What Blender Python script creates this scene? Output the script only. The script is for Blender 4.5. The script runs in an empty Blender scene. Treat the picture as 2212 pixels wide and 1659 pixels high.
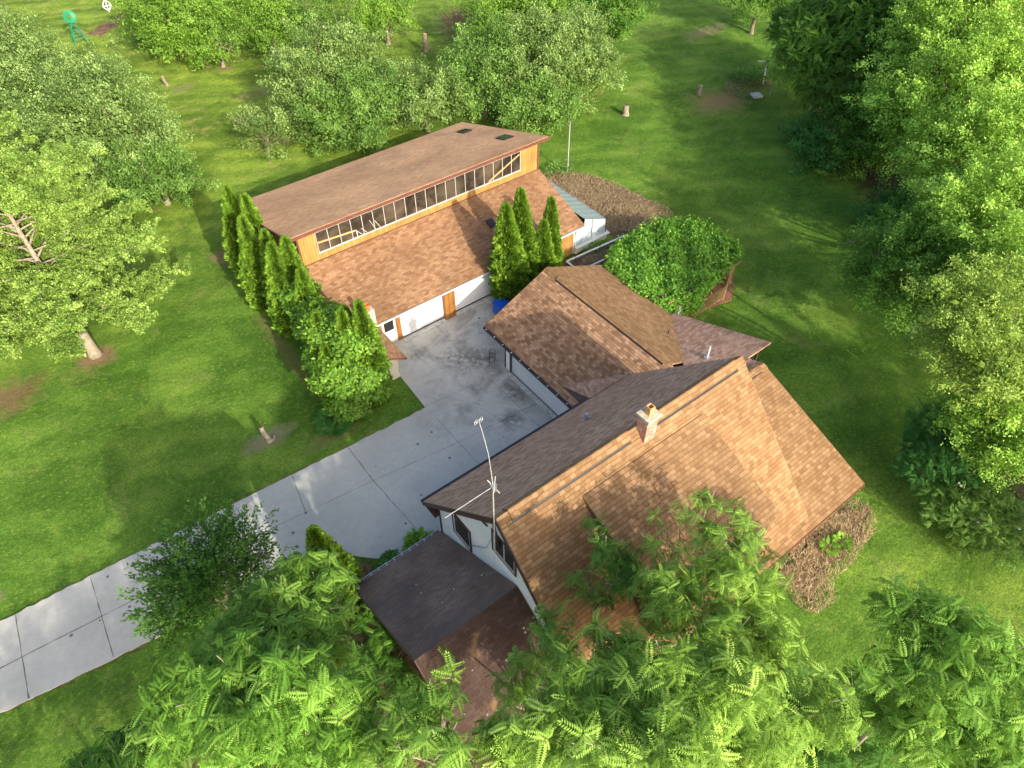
import bpy, bmesh, math, random
import numpy as np
from mathutils import Vector, Matrix

R = math.radians
scene = bpy.context.scene
col = scene.collection
rng = np.random.default_rng(11)
random.seed(5)

# ------------------------------------------------------------------ camera, sky, sun
PITCH, HEAD = R(47.7), R(52.4)
fw = Vector((math.cos(HEAD), math.sin(HEAD), 0)); rt = Vector((math.sin(HEAD), -math.cos(HEAD), 0)); zz = Vector((0, 0, 1))
cf = fw * math.cos(PITCH) - zz * math.sin(PITCH)
cu = fw * math.sin(PITCH) + zz * math.cos(PITCH)
cam_d = bpy.data.cameras.new('camera'); cam = bpy.data.objects.new('camera', cam_d); col.objects.link(cam)
m = Matrix((rt, cu, -cf)).transposed().to_4x4(); m.translation = (0, 0, 32); cam.matrix_world = m
cam_d.sensor_width = 36; cam_d.lens = 36 * 1504 / 2212; cam_d.clip_end = 3000; cam_d.clip_start = .5
scene.camera = cam

SUN_EL = R(26.5); SX, SY = -0.02, -1.0
az = math.atan2(SX, SY)                      # clockwise from +Y
w = bpy.data.worlds.new('World'); scene.world = w; w.use_nodes = True
nt = w.node_tree; bg = nt.nodes['Background']
sky = nt.nodes.new('ShaderNodeTexSky'); sky.sky_type = 'NISHITA'; sky.sun_disc = False
sky.sun_elevation = SUN_EL; sky.sun_rotation = az; sky.air_density = 1.0; sky.dust_density = 4.0; sky.ozone_density = 1.0
nt.links.new(sky.outputs[0], bg.inputs[0]); bg.inputs[1].default_value = 0.15
sd = bpy.data.lights.new('sun', 'SUN'); sd.energy = 2.8; sd.angle = R(0.6); sd.color = (1, .93, .78)
so = bpy.data.objects.new('sun', sd); col.objects.link(so)
L = Vector((SX, SY, 0)).normalized() * math.cos(SUN_EL) + zz * math.sin(SUN_EL)
so.rotation_euler = L.to_track_quat('Z', 'Y').to_euler(); so.location = (0, 0, 60)
scene.view_settings.view_transform = 'Standard'; scene.view_settings.look = 'None'
scene.view_settings.gamma = 1; scene.view_settings.exposure = 1.25
scene.render.engine = 'CYCLES'

# ------------------------------------------------------------------ node helpers
class NT:
    def __init__(s, name, rough=.8, spec=.2):
        s.m = bpy.data.materials.new(name); s.m.use_nodes = True; s.t = s.m.node_tree
        s.b = s.t.nodes['Principled BSDF']; s.b.inputs['Roughness'].default_value = rough
        s.b.inputs['Specular IOR Level'].default_value = spec
        s.out = s.t.nodes['Material Output']
    def n(s, t, **k):
        x = s.t.nodes.new(t)
        for a, b in k.items(): setattr(x, a, b)
        return x
    def l(s, a, b): s.t.links.new(a, b)
    def val(s, sock, v):
        if isinstance(v, (int, float, tuple, list)): sock.default_value = v
        else: s.l(v, sock)
    def math(s, op, a, b=0, c=None):
        x = s.n('ShaderNodeMath', operation=op); s.val(x.inputs[0], a); s.val(x.inputs[1], b)
        if c is not None: s.val(x.inputs[2], c)
        return x.outputs[0]
    def mix(s, f, a, b, mode='MIX'):
        x = s.n('ShaderNodeMix', data_type='RGBA', blend_type=mode); s.val(x.inputs[0], f)
        s.val(x.inputs[6], a if not isinstance(a, tuple) else (*a, 1)); s.val(x.inputs[7], b if not isinstance(b, tuple) else (*b, 1))
        return x.outputs[2]
    def noise(s, vec, scale, detail=3, rough=.55, dist=0):
        x = s.n('ShaderNodeTexNoise'); s.l(vec, x.inputs['Vector']); x.inputs['Scale'].default_value = scale
        x.inputs['Detail'].default_value = detail; x.inputs['Roughness'].default_value = rough; x.inputs['Distortion'].default_value = dist
        return x.outputs[0]
    def ramp(s, f, lo, hi, a=0., b=1.):
        x = s.n('ShaderNodeMapRange'); s.val(x.inputs[0], f); x.inputs[1].default_value = lo; x.inputs[2].default_value = hi
        x.inputs[3].default_value = a; x.inputs[4].default_value = b; return x.outputs[0]
    def obj(s): return s.n('ShaderNodeTexCoord').outputs['Object']
    def pos(s): return s.n('ShaderNodeNewGeometry').outputs['Position']
    def uv(s): return s.n('ShaderNodeTexCoord').outputs['UV']
    def attr(s, name): return s.n('ShaderNodeAttribute', attribute_name=name).outputs['Fac']
    def bump(s, h, strength=.5, dist=.01):
        x = s.n('ShaderNodeBump'); x.inputs['Strength'].default_value = strength; x.inputs['Distance'].default_value = dist
        s.l(h, x.inputs['Height']); s.l(x.outputs[0], s.b.inputs['Normal'])
    def color(s, c):
        if isinstance(c, tuple): s.b.inputs['Base Color'].default_value = (*c, 1)
        else: s.l(c, s.b.inputs['Base Color'])

def plain(name, c, rough=.6, spec=.3, var=.15, scale=3., metallic=0):
    k = NT(name, rough, spec); n = k.noise(k.pos(), scale, 4)
    d = tuple(x * (1 - var) for x in c); e = tuple(min(1, x * (1 + var)) for x in c)
    k.color(k.mix(k.ramp(n, .3, .7), d, e)); k.b.inputs['Metallic'].default_value = metallic
    return k.m

def shingle(name, cols, w=.3, h=.15, patch=(.5, .35), stain=None, wear=.5, edge=.45):
    """Three-tab asphalt shingles laid in courses; every tab gets its own tone."""
    k = NT(name, .93, .12); uv = k.uv()
    s = k.n('ShaderNodeSeparateXYZ'); k.l(uv, s.inputs[0])
    v = k.math('DIVIDE', s.outputs[1], h); row = k.math('FLOOR', v); fv = k.math('FRACT', v)
    off = k.math('FRACT', k.math('MULTIPLY', row, .5)); off2 = k.math('MULTIPLY', k.math('FRACT', k.math('MULTIPLY', row, .377)), .12)
    u = k.math('ADD', k.math('ADD', k.math('DIVIDE', s.outputs[0], w), off), off2); cl = k.math('FLOOR', u); fu = k.math('FRACT', u)
    cv = k.n('ShaderNodeCombineXYZ'); k.l(cl, cv.inputs[0]); k.l(row, cv.inputs[1])
    wn = k.n('ShaderNodeTexWhiteNoise', noise_dimensions='2D'); k.l(cv.outputs[0], wn.inputs['Vector'])
    cr = k.n('ShaderNodeValToRGB'); e = cr.color_ramp.elements
    e[0].position = 0; e[0].color = (*cols[0], 1); e[1].position = 1; e[1].color = (*cols[-1], 1)
    for i, c in enumerate(cols[1:-1]): x = e.new((i + 1) / (len(cols) - 1)); x.color = (*c, 1)
    k.l(wn.outputs['Value'], cr.inputs[0]); base = cr.outputs[0]
    big = k.noise(k.pos(), patch[0], 4, .6)
    base = k.mix(k.ramp(big, .38, .7, 0, patch[1]), base, tuple(x * .55 for x in cols[0]))
    gr = k.noise(k.pos(), 60, 2); base = k.mix(k.ramp(gr, .3, .7, 0, .25), base, tuple(x * .6 for x in cols[0]))
    # dark slots between the tabs; painted shadow with slight dirt at the butt edge
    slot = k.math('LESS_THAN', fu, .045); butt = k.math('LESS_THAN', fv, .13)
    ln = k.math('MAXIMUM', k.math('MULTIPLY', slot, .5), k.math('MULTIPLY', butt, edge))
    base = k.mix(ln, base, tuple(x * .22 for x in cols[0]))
    if stain:
        st = k.noise(k.pos(), stain[0], 5, .65, .5); base = k.mix(k.ramp(st, stain[1], stain[1] + .2, 0, stain[3]), base, stain[2])
    k.color(base)
    hgt = k.math('ADD', k.math('MULTIPLY', k.math('SUBTRACT', 1, fv), .9), k.math('MULTIPLY', wn.outputs['Value'], .5))
    hgt = k.math('SUBTRACT', hgt, k.math('MULTIPLY', slot, .8)); hgt = k.math('ADD', hgt, k.math('MULTIPLY', gr, .3))
    k.bump(hgt, .7, .012)
    return k.m

def boards(name, c1, c2, dark, w=.2, rough=.55):
    k = NT(name, rough, .35); s = k.n('ShaderNodeSeparateXYZ'); k.l(k.uv(), s.inputs[0])
    u = k.math('DIVIDE', s.outputs[0], w); cl = k.math('FLOOR', u); fu = k.math('FRACT', u)
    wn = k.n('ShaderNodeTexWhiteNoise', noise_dimensions='1D'); k.l(cl, wn.inputs['W'])
    mp = k.n('ShaderNodeMapping'); k.l(k.uv(), mp.inputs[0]); mp.inputs['Scale'].default_value = (9, .7, 1)
    g = k.noise(mp.outputs[0], 2.2, 5, .65, .6)
    b = k.mix(wn.outputs['Value'], c1, c2); b = k.mix(k.ramp(g, .45, .75, 0, .75), b, dark)
    big = k.noise(k.pos(), .9, 4, .6); b = k.mix(k.ramp(big, .5, .75, 0, .5), b, dark)
    gap = k.math('LESS_THAN', fu, .09); b = k.mix(k.math('MULTIPLY', gap, .85), b, tuple(x * .25 for x in dark))
    k.color(b); k.bump(k.math('SUBTRACT', k.math('MULTIPLY', g, .3), gap), .5, .012)
    return k.m

def lapped(name, c, h=.28, rough=.45):
    k = NT(name, rough, .4); s = k.n('ShaderNodeSeparateXYZ'); k.l(k.uv(), s.inputs[0])
    fv = k.math('FRACT', k.math('DIVIDE', s.outputs[1], h)); gap = k.math('LESS_THAN', fv, .035)
    n = k.noise(k.pos(), 2.5, 4); b = k.mix(k.ramp(n, .3, .75, 0, .12), c, (.4, .38, .33))
    b = k.mix(k.math('MULTIPLY', gap, .45), b, (.3, .31, .33)); k.color(b); k.bump(k.math('SUBTRACT', 1, gap), .35, .01)
    return k.m

# ------------------------------------------------------------------ mesh helpers
def tag(o, label=None, cat=None, group=None, kind=None):
    if label: o['label'] = label
    if cat: o['category'] = cat
    if group: o['group'] = group
    if kind: o['kind'] = kind
    return o

def empty(name, loc, label, cat, group=None):
    o = bpy.data.objects.new(name, None); o.empty_display_size = .5; col.objects.link(o); o.location = loc
    return tag(o, label, cat, group)

class MB:
    """Collects faces in world coordinates."""
    def __init__(s): s.v = []; s.f = []
    def face(s, pts):
        i = len(s.v); s.v += [tuple(p) for p in pts]; s.f.append(tuple(range(i, i + len(pts)))); return s
    def box(s, x0, x1, y0, y1, z0, z1):
        p = [(x0, y0, z0), (x1, y0, z0), (x1, y1, z0), (x0, y1, z0), (x0, y0, z1), (x1, y0, z1), (x1, y1, z1), (x0, y1, z1)]
        i = len(s.v); s.v += p
        s.f += [tuple(i + j for j in q) for q in ((0, 3, 2, 1), (4, 5, 6, 7), (0, 1, 5, 4), (1, 2, 6, 5), (2, 3, 7, 6), (3, 0, 4, 7))]; return s
    def slab(s, top, th, d=(0, 0, -1)):
        """prism: polygon top (ccw seen from outside) extruded by th along d"""
        n = len(top); i = len(s.v); dv = Vector(d) * th
        s.v += [tuple(p) for p in top] + [tuple(Vector(p) + dv) for p in top]
        s.f.append(tuple(i + j for j in range(n))); s.f.append(tuple(i + n + j for j in reversed(range(n))))
        for j in range(n): q = (j + 1) % n; s.f.append((i + j, i + n + j, i + n + q, i + q))
        return s
    def beam(s, a, b, w, h=None):
        h = h or w; a = Vector(a); b = Vector(b); d = (b - a).normalized()
        side = d.cross(zz); side = Vector((1, 0, 0)) if side.length < .01 else side.normalized(); up = side.cross(d)
        q = [side * (sx * w / 2) + up * (sy * h / 2) for sx, sy in ((-1, -1), (1, -1), (1, 1), (-1, 1))]
        i = len(s.v); s.v += [tuple(a + k) for k in q] + [tuple(b + k) for k in q]
        s.f += [(i, i + 3, i + 2, i + 1), (i + 4, i + 5, i + 6, i + 7)] + [(i + j, i + (j + 1) % 4, i + 4 + (j + 1) % 4, i + 4 + j) for j in range(4)]; return s
    def tube(s, pts, rad, n=6, cap=True):
        pts = [Vector(p) for p in pts]; rad = rad if isinstance(rad, (list, tuple)) else [rad] * len(pts); rings = []
        for k, p in enumerate(pts):
            d = (pts[min(k + 1, len(pts) - 1)] - pts[max(k - 1, 0)]).normalized()
            a = d.cross(Vector((.31, .2, .93))); a = a.normalized() if a.length > .01 else Vector((1, 0, 0)); b = d.cross(a)
            rings.append(len(s.v))
            for j in range(n):
                t = 2 * math.pi * j / n; s.v.append(tuple(p + (a * math.cos(t) + b * math.sin(t)) * rad[k]))
        for k in range(len(pts) - 1):
            for j in range(n): q = (j + 1) % n; s.f.append((rings[k] + j, rings[k] + q, rings[k + 1] + q, rings[k + 1] + j))
        if cap: s.f.append(tuple(rings[-1] + j for j in range(n))); s.f.append(tuple(rings[0] + j for j in reversed(range(n))))
        return s
    def build(s, name, mat, parent=None, smooth=False, bevel=0):
        me = bpy.data.meshes.new(name); loc = Vector((0, 0, 0))
        if parent is not None: loc = world_loc(parent)
        me.from_pydata([tuple(Vector(p) - loc) for p in s.v], [], s.f); me.update()
        me.materials.append(mat); uvmap(me)
        if smooth: me.polygons.foreach_set('use_smooth', [True] * len(me.polygons))
        o = bpy.data.objects.new(name, me); col.objects.link(o)
        if parent is not None: o.parent = parent
        if bevel:
            b = o.modifiers.new('bevel', 'BEVEL'); b.width = bevel; b.segments = 2; b.limit_method = 'ANGLE'
        return o

def world_loc(o):
    v = Vector((0, 0, 0))
    while o is not None: v += o.location; o = o.parent
    return v

def uvmap(me):
    uvl = me.uv_layers.new(name='UVMap')
    for p in me.polygons:
        n = p.normal
        if abs(n.z) > .999: u, v = Vector((1, 0, 0)), Vector((0, 1, 0))
        else: u = Vector((-n.y, n.x, 0)).normalized(); v = n.cross(u)
        for li in p.loop_indices:
            c = me.vertices[me.loops[li].vertex_index].co; uvl.data[li].uv = (c.dot(u), c.dot(v))

def np_mesh(name, V, Fi, k, mat, parent=None, tint=None, loc=(0, 0, 0)):
    """V (n,3) float, Fi (m,k) int."""
    me = bpy.data.meshes.new(name); n = len(V); mm = len(Fi)
    me.vertices.add(n); me.vertices.foreach_set('co', (V - np.array(loc)).astype(np.float32).ravel())
    me.loops.add(mm * k); me.loops.foreach_set('vertex_index', Fi.astype(np.int32).ravel())
    me.polygons.add(mm); me.polygons.foreach_set('loop_start', np.arange(0, mm * k, k, dtype=np.int32))
    me.polygons.foreach_set('loop_total', np.full(mm, k, dtype=np.int32)); me.update(calc_edges=True)
    if tint is not None:
        a = me.attributes.new('tint', 'FLOAT', 'POINT'); a.data.foreach_set('value', tint.astype(np.float32))
    me.materials.append(mat); o = bpy.data.objects.new(name, me); col.objects.link(o)
    if parent is not None: o.parent = parent
    return o
# ------------------------------------------------------------------ materials
TAN = [(.30, .15, .075), (.38, .195, .10), (.44, .235, .125), (.50, .275, .15)]
M = {}
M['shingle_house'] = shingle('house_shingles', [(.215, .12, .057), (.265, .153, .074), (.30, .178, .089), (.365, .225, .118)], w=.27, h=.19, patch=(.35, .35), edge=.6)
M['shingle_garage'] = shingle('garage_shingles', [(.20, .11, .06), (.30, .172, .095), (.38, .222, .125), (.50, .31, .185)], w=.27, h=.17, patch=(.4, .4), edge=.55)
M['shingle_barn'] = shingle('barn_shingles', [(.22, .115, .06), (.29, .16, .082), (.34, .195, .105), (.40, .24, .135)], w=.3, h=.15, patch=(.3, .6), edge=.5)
M['shingle_barn_top'] = shingle('weathered_sunlit_barn_shingles', [(.48, .27, .14), (.55, .315, .165), (.60, .355, .19), (.66, .40, .225)], w=.3, h=.15, patch=(.22, .6), stain=(.35, .54, (.20, .145, .105), .6), edge=.25)  # weathered tone, brightened in the colour to make up for the grazing sun
M['shingle_back'] = shingle('shade_lifted_back_shingles', [(.31, .17, .11), (.39, .225, .15), (.46, .28, .185), (.54, .345, .235)], w=.3, h=.15, patch=(.4, .2), edge=.25)  # rear-slope colour raised to lift the shade it lies in
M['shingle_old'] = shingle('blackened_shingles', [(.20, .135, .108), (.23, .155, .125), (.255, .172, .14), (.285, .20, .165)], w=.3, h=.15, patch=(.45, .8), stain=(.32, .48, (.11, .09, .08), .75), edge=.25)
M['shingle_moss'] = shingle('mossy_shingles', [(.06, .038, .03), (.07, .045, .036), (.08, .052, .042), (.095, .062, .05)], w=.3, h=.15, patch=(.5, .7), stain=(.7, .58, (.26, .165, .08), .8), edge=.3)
M['cedar'] = boards('cedar_boards', (.36, .185, .05), (.48, .265, .08), (.17, .085, .03), w=.2)
M['weathered_wood'] = boards('weathered_garden_wood', (.24, .16, .07), (.32, .22, .10), (.12, .08, .04), w=.2)
M['post_wood'] = boards('varnished_post_wood', (.30, .13, .03), (.36, .16, .04), (.12, .05, .015), w=.35)
M['white_wall'] = plain('white_render', (.80, .80, .80), .7, .2, .05, 1.5)
M['white_door'] = lapped('white_panel_door', (.72, .72, .715), .52)
M['white_trim'] = plain('white_painted_trim', (.66, .65, .62), .45, .4, .05)
M['cream'] = plain('cream_plaster', (.66, .62, .48), .8, .15, .08)
M['brown_trim'] = plain('dark_brown_trim', (.075, .04, .03), .5, .35, .2)
M['red_brown_trim'] = plain('red_brown_fascia', (.13, .052, .035), .55, .3, .2)
M['dark'] = plain('black_frame', (.02, .02, .02), .4, .4, .2)
M['grey_trim'] = plain('weathered_grey_trim', (.42, .40, .37), .6, .3, .15)
M['metal'] = plain('grey_metal', (.42, .42, .41), .35, .5, .15, 3, .7)
M['alu'] = plain('aluminium_mast', (.62, .60, .57), .35, .5, .1, 3, .4)
M['orange'] = plain('orange_clay', (.60, .16, .05), .7, .2, .15)
M['clay'] = plain('tan_clay_flue', (.50, .27, .12), .75, .2, .2)
M['conc_cap'] = plain('concrete_cap', (.42, .36, .27), .85, .15, .3, 6)
M['blue'] = plain('blue_plastic', (.015, .09, .50), .35, .45, .15)
M['green_paint'] = plain('green_painted_metal', (.02, .22, .11), .5, .4, .1)
M['stone'] = plain('pale_stone', (.42, .42, .38), .85, .15, .3, 4)
M['blossom'] = plain('white_petals', (.8, .8, .75), .8, .1, .05)
def glass(name, c, rough=.08):
    k = NT(name, rough, .6); k.color(c); return k.m
M['glass'] = glass('dark_window_glass', (.022, .022, .02))
M['glass_milky'] = glass('milky_greenhouse_glazing', (.20, .27, .26), .22)
k = NT('clerestory_glass', .1, .6); n = k.noise(k.pos(), .55, 3, .6, .4)
k.color(k.mix(k.ramp(n, .42, .62), (.022, .018, .014), (.085, .065, .045))); M['glass_clere'] = k.m

k = NT('white_stained_glazing', .15, .5); n = k.noise(k.pos(), .9, 3)
k.color(k.mix(k.ramp(n, .4, .65), (.62, .68, .70), (.34, .42, .45))); M['glass_white'] = k.m

# brick of the chimney
k = NT('chimney_brick', .85, .15); br = k.n('ShaderNodeTexBrick'); k.l(k.uv(), br.inputs['Vector'])
br.inputs['Color1'].default_value = (.30, .09, .05, 1); br.inputs['Color2'].default_value = (.42, .16, .09, 1); br.inputs['Mortar'].default_value = (.45, .38, .32, 1)
br.inputs['Scale'].default_value = 1; br.inputs['Brick Width'].default_value = .2; br.inputs['Row Height'].default_value = .075; br.inputs['Mortar Size'].default_value = .009
n = k.noise(k.pos(), 4, 4); k.color(k.mix(k.ramp(n, .48, .62, 0, .75), br.outputs[0], (.55, .40, .34))); k.bump(br.outputs['Fac'], -.4, .01); M['brick'] = k.m
k = NT('grey_chimney_block', .9, .1); n = k.noise(k.pos(), 5, 4); k.color(k.mix(k.ramp(n, .35, .65), (.30, .29, .26), (.46, .44, .40))); M['block'] = k.m

# concrete
k = NT('weathered_concrete', .85, .2); p = k.pos()
a = k.noise(p, .35, 6, .6); b = k.noise(p, 3, 6, .65); c = k.noise(p, 45, 3, .6)
base = k.mix(k.ramp(a, .35, .68), (.43, .415, .36), (.53, .51, .445)); base = k.mix(k.ramp(b, .3, .75, 0, .45), base, (.30, .31, .30))
base = k.mix(k.ramp(c, .35, .8, 0, .3), base, (.25, .25, .24))
sx = k.n('ShaderNodeSeparateXYZ'); k.l(p, sx.inputs[0])
# oil and tyre stains in the yard between the doors
yard = k.math('MULTIPLY', k.ramp(sx.outputs[0], 10.5, 15.5), k.ramp(sx.outputs[1], 18.5, 21.5))
s1 = k.noise(p, .55, 6, .68, .8); st = k.math('MULTIPLY', k.ramp(s1, .46, .68), yard)
base = k.mix(k.math('MULTIPLY', st, .62), base, (.085, .08, .07))
for cx, cy, rr in ((16.4, 26.8, 1.6), (15.9, 20.7, 1.0), (17.4, 22.5, 1.3), (14.6, 28.9, .9), (17.6, 25.8, 1.5)):
    dx = k.math('SUBTRACT', sx.outputs[0], cx); dy = k.math('SUBTRACT', sx.outputs[1], cy)
    d = k.math('SQRT', k.math('ADD', k.math('MULTIPLY', dx, dx), k.math('MULTIPLY', dy, dy)))
    q = k.math('MULTIPLY', k.ramp(d, rr * .2, rr, 1, 0), k.ramp(b, .35, .62)); base = k.mix(k.math('MULTIPLY', q, .7), base, (.07, .065, .058))
sp = k.n('ShaderNodeTexVoronoi'); k.l(p, sp.inputs['Vector']); sp.inputs['Scale'].default_value = .9
spot = k.math('LESS_THAN', sp.outputs['Distance'], .075); base = k.mix(k.math('MULTIPLY', spot, .75), base, (.06, .06, .055))
vd = k.n('ShaderNodeVectorMath', operation='ADD'); k.l(p, vd.inputs[0]); nn = k.n('ShaderNodeTexNoise'); k.l(p, nn.inputs['Vector']); nn.inputs['Scale'].default_value = .9; nn.inputs['Detail'].default_value = 4; k.l(nn.outputs['Color'], vd.inputs[1])
vc = k.n('ShaderNodeTexVoronoi', feature='DISTANCE_TO_EDGE'); k.l(vd.outputs[0], vc.inputs['Vector']); vc.inputs['Scale'].default_value = .16
cr_ = k.math('MULTIPLY', k.math('LESS_THAN', vc.outputs['Distance'], .0013), k.ramp(a, .5, .56)); base = k.mix(k.math('MULTIPLY', cr_, .35), base, (.12, .11, .10))
k.color(base); k.bump(c, .25, .004); M['concrete'] = k.m
M['joint'] = plain('joint_dirt', (.12, .11, .095), .95, .05, .3, 8)

# lawn: one set of nodes used by the ground sheet and by the blades standing on it
def lawn_nodes(k, p):
    a = k.noise(p, .055, 3, .55); b = k.noise(p, .22, 5, .62, .5); c = k.noise(p, 1.6, 5, .65); d = k.noise(p, 14, 4, .7)
    g = k.mix(k.ramp(a, .36, .64), (.140, .285, .034), (.240, .365, .052))
    s = k.n('ShaderNodeSeparateXYZ'); k.l(p, s.inputs[0])
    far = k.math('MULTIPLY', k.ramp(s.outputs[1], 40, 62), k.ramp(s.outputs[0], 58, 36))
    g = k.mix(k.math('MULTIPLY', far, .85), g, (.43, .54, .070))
    # mowing bands run along the lawn
    wv = k.math('SINE', k.math('MULTIPLY', k.math('ADD', k.math('MULTIPLY', s.outputs[0], .5), k.math('ADD', s.outputs[1], k.math('MULTIPLY', b, 3.5))), 2.6))
    g = k.mix(k.ramp(wv, -.6, .8, 0, .34), g, (.055, .150, .016))
    g = k.mix(k.ramp(b, .40, .66, .7, 0), g, (.032, .085, .008))
    g = k.mix(k.ramp(b, .56, .74, 0, .55), g, (.22, .29, .04))
    g = k.mix(k.ramp(c, .48, .75, 0, .5), g, (.045, .11, .014))
    dry = k.noise(p, .33, 5, .7, 1.0); g = k.mix(k.math('MULTIPLY', k.ramp(dry, .55, .68, 0, .75), k.math('ADD', .25, k.math('MULTIPLY', far, .75))), g, (.42, .34, .14))
    g = k.mix(k.ramp(c, .46, .28, 0, .45), g, (.165, .235, .030))
    g = k.mix(k.ramp(d, .35, .62, .6, 0), g, (.030, .075, .010))
    e = k.noise(p, 5.5, 4, .7); g = k.mix(k.ramp(e, .55, .7, 0, .5), g, (.30, .38, .06)); g = k.mix(k.ramp(e, .45, .32, 0, .45), g, (.04, .10, .012))
    return g, b, c, d, s
k = NT('lawn_grass', .95, .08); p = k.pos(); g, b, c, d, s = lawn_nodes(k, p)
n2 = k.noise(p, .8, 5, .65)
for cx, cy, rx, ry, cc, am in ((-2, 41.2, 1.3, 1.1, (.30, .19, .11), .95), (-8.5, 41, 3.8, 1.8, (.25, .15, .08), .8), (4.0, 28.3, 1.9, .8, (.30, .26, .17), .75), (8.8, 46.2, 1.2, 1.3, (.28, .18, .11), .75),
                           (7.9, 33.5, .55, 6.5, (.24, .17, .085), .45), (57, 40.6, 3.6, 2.6, (.32, .24, .10), .85), (26, 66, 3.5, 1.6, (.34, .27, .13), .6), (21, 60, 4.5, 1.3, (.34, .28, .12), .55), (16, 75.5, 2, 1.0, (.30, .26, .12), .5),
                           (-11.6, 27.2, 1.2, 1.0, (.28, .22, .16), .9), (7, 26.2, 2, .8, (.26, .22, .09), .45), (21.3, 77.3, 1.2, .8, (.30, .22, .12), .7), (22, 70, 3.4, 1.2, (.34, .28, .12), .45), (69, 53, 4, 1.4, (.30, .24, .13), .6)):
    dx = k.math('DIVIDE', k.math('SUBTRACT', s.outputs[0], cx), rx); dy = k.math('DIVIDE', k.math('SUBTRACT', s.outputs[1], cy), ry)
    dd = k.math('SQRT', k.math('ADD', k.math('MULTIPLY', dx, dx), k.math('MULTIPLY', dy, dy)))
    q = k.ramp(k.math('ADD', dd, k.math('MULTIPLY', k.math('SUBTRACT', n2, .5), 1.6)), .45, 1.1, am, 0)
    g = k.mix(q, g, k.mix(k.ramp(d, .3, .7), cc, tuple(x * .5 for x in cc)))
# shaded woodland floor under the trees on the right
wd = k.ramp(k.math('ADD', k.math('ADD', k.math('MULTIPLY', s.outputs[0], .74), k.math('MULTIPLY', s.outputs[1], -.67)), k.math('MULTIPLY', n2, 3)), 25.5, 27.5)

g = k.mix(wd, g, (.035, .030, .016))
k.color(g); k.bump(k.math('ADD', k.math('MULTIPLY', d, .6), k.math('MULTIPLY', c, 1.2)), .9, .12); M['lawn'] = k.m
k = NT('grass_blades', .8, .15); g, *_ = lawn_nodes(k, k.pos()); t = k.attr('tint')
g = k.mix(k.ramp(t, 0, 1, 0, .75), g, (.28, .40, .06)); k.color(g)
tr = k.n('ShaderNodeBsdfTranslucent'); k.l(g, tr.inputs[0]); mx = k.n('ShaderNodeMixShader'); mx.inputs[0].default_value = .3
k.l(k.b.outputs[0], mx.inputs[1]); k.l(tr.outputs[0], mx.inputs[2]); k.l(mx.outputs[0], k.out.inputs[0]); M['blades'] = k.m
# mulch and straw
k = NT('mulch', .95, .05); p = k.pos(); a = k.noise(p, 1.1, 5, .65); mp = k.n('ShaderNodeMapping'); k.l(p, mp.inputs[0]); mp.inputs['Scale'].default_value = (14, 5, 5)
b = k.noise(mp.outputs[0], 1.5, 4, .7, 1.2); g = k.mix(k.ramp(a, .4, .62), (.105, .060, .038), (.23, .155, .085)); g = k.mix(k.ramp(b, .5, .72, 0, .8), g, (.36, .27, .15)); g = k.mix(k.ramp(b, .45, .3, 0, .7), g, (.035, .022, .015))
k.color(g); k.bump(b, 1, .06); M['mulch'] = k.m
k = NT('straw', .9, .1); t = k.attr('tint'); k.color(k.mix(t, (.16, .10, .055), (.44, .34, .19))); M['straw'] = k.m
k = NT('ornamental_brick_paving', .9, .1); n = k.noise(k.pos(), 3, 4); k.color(k.mix(n, (.15, .07, .045), (.28, .13, .09))); M['paving'] = k.m
k = NT('bark', .9, .1); p = k.obj(); a = k.noise(p, 3, 4); mp = k.n('ShaderNodeMapping'); k.l(p, mp.inputs[0]); mp.inputs['Scale'].default_value = (9, 9, 1.5); b = k.noise(mp.outputs[0], 2, 4, .7)
k.color(k.mix(k.ramp(b, .35, .65), (.12, .085, .06), (.30, .24, .18))); k.bump(b, .6, .03); M['bark'] = k.m
k = NT('pale_bark', .85, .1); p = k.obj(); b = k.noise(p, 5, 4, .7); k.color(k.mix(k.ramp(b, .35, .65), (.20, .165, .12), (.33, .285, .215))); k.bump(b, .5, .02); M['bark_pale'] = k.m
k = NT('dead_twigs', .9, .1); t = k.attr('tint'); k.color(k.mix(t, (.20, .11, .09), (.36, .22, .17))); M['twig'] = k.m

def leafmat(name, c0, c1, c2, trans=.28, rough=.6, spec=.18):
    k = NT(name, rough, spec); t = k.attr('tint')
    cr = k.n('ShaderNodeValToRGB'); e = cr.color_ramp.elements; e[0].color = (*c0, 1); e[1].color = (*c2, 1); x = e.new(.5); x.color = (*c1, 1)
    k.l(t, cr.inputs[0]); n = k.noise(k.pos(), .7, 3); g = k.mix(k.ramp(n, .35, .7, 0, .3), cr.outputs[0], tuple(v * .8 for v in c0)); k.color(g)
    tr = k.n('ShaderNodeBsdfTranslucent'); k.l(k.mix(.4, g, (c2[0] * 1.25, c2[1] * 1.2, c2[2] * .8)), tr.inputs[0]); mx = k.n('ShaderNodeMixShader'); mx.inputs[0].default_value = trans
    k.l(k.b.outputs[0], mx.inputs[1]); k.l(tr.outputs[0], mx.inputs[2]); k.l(mx.outputs[0], k.out.inputs[0]); return k.m
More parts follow.
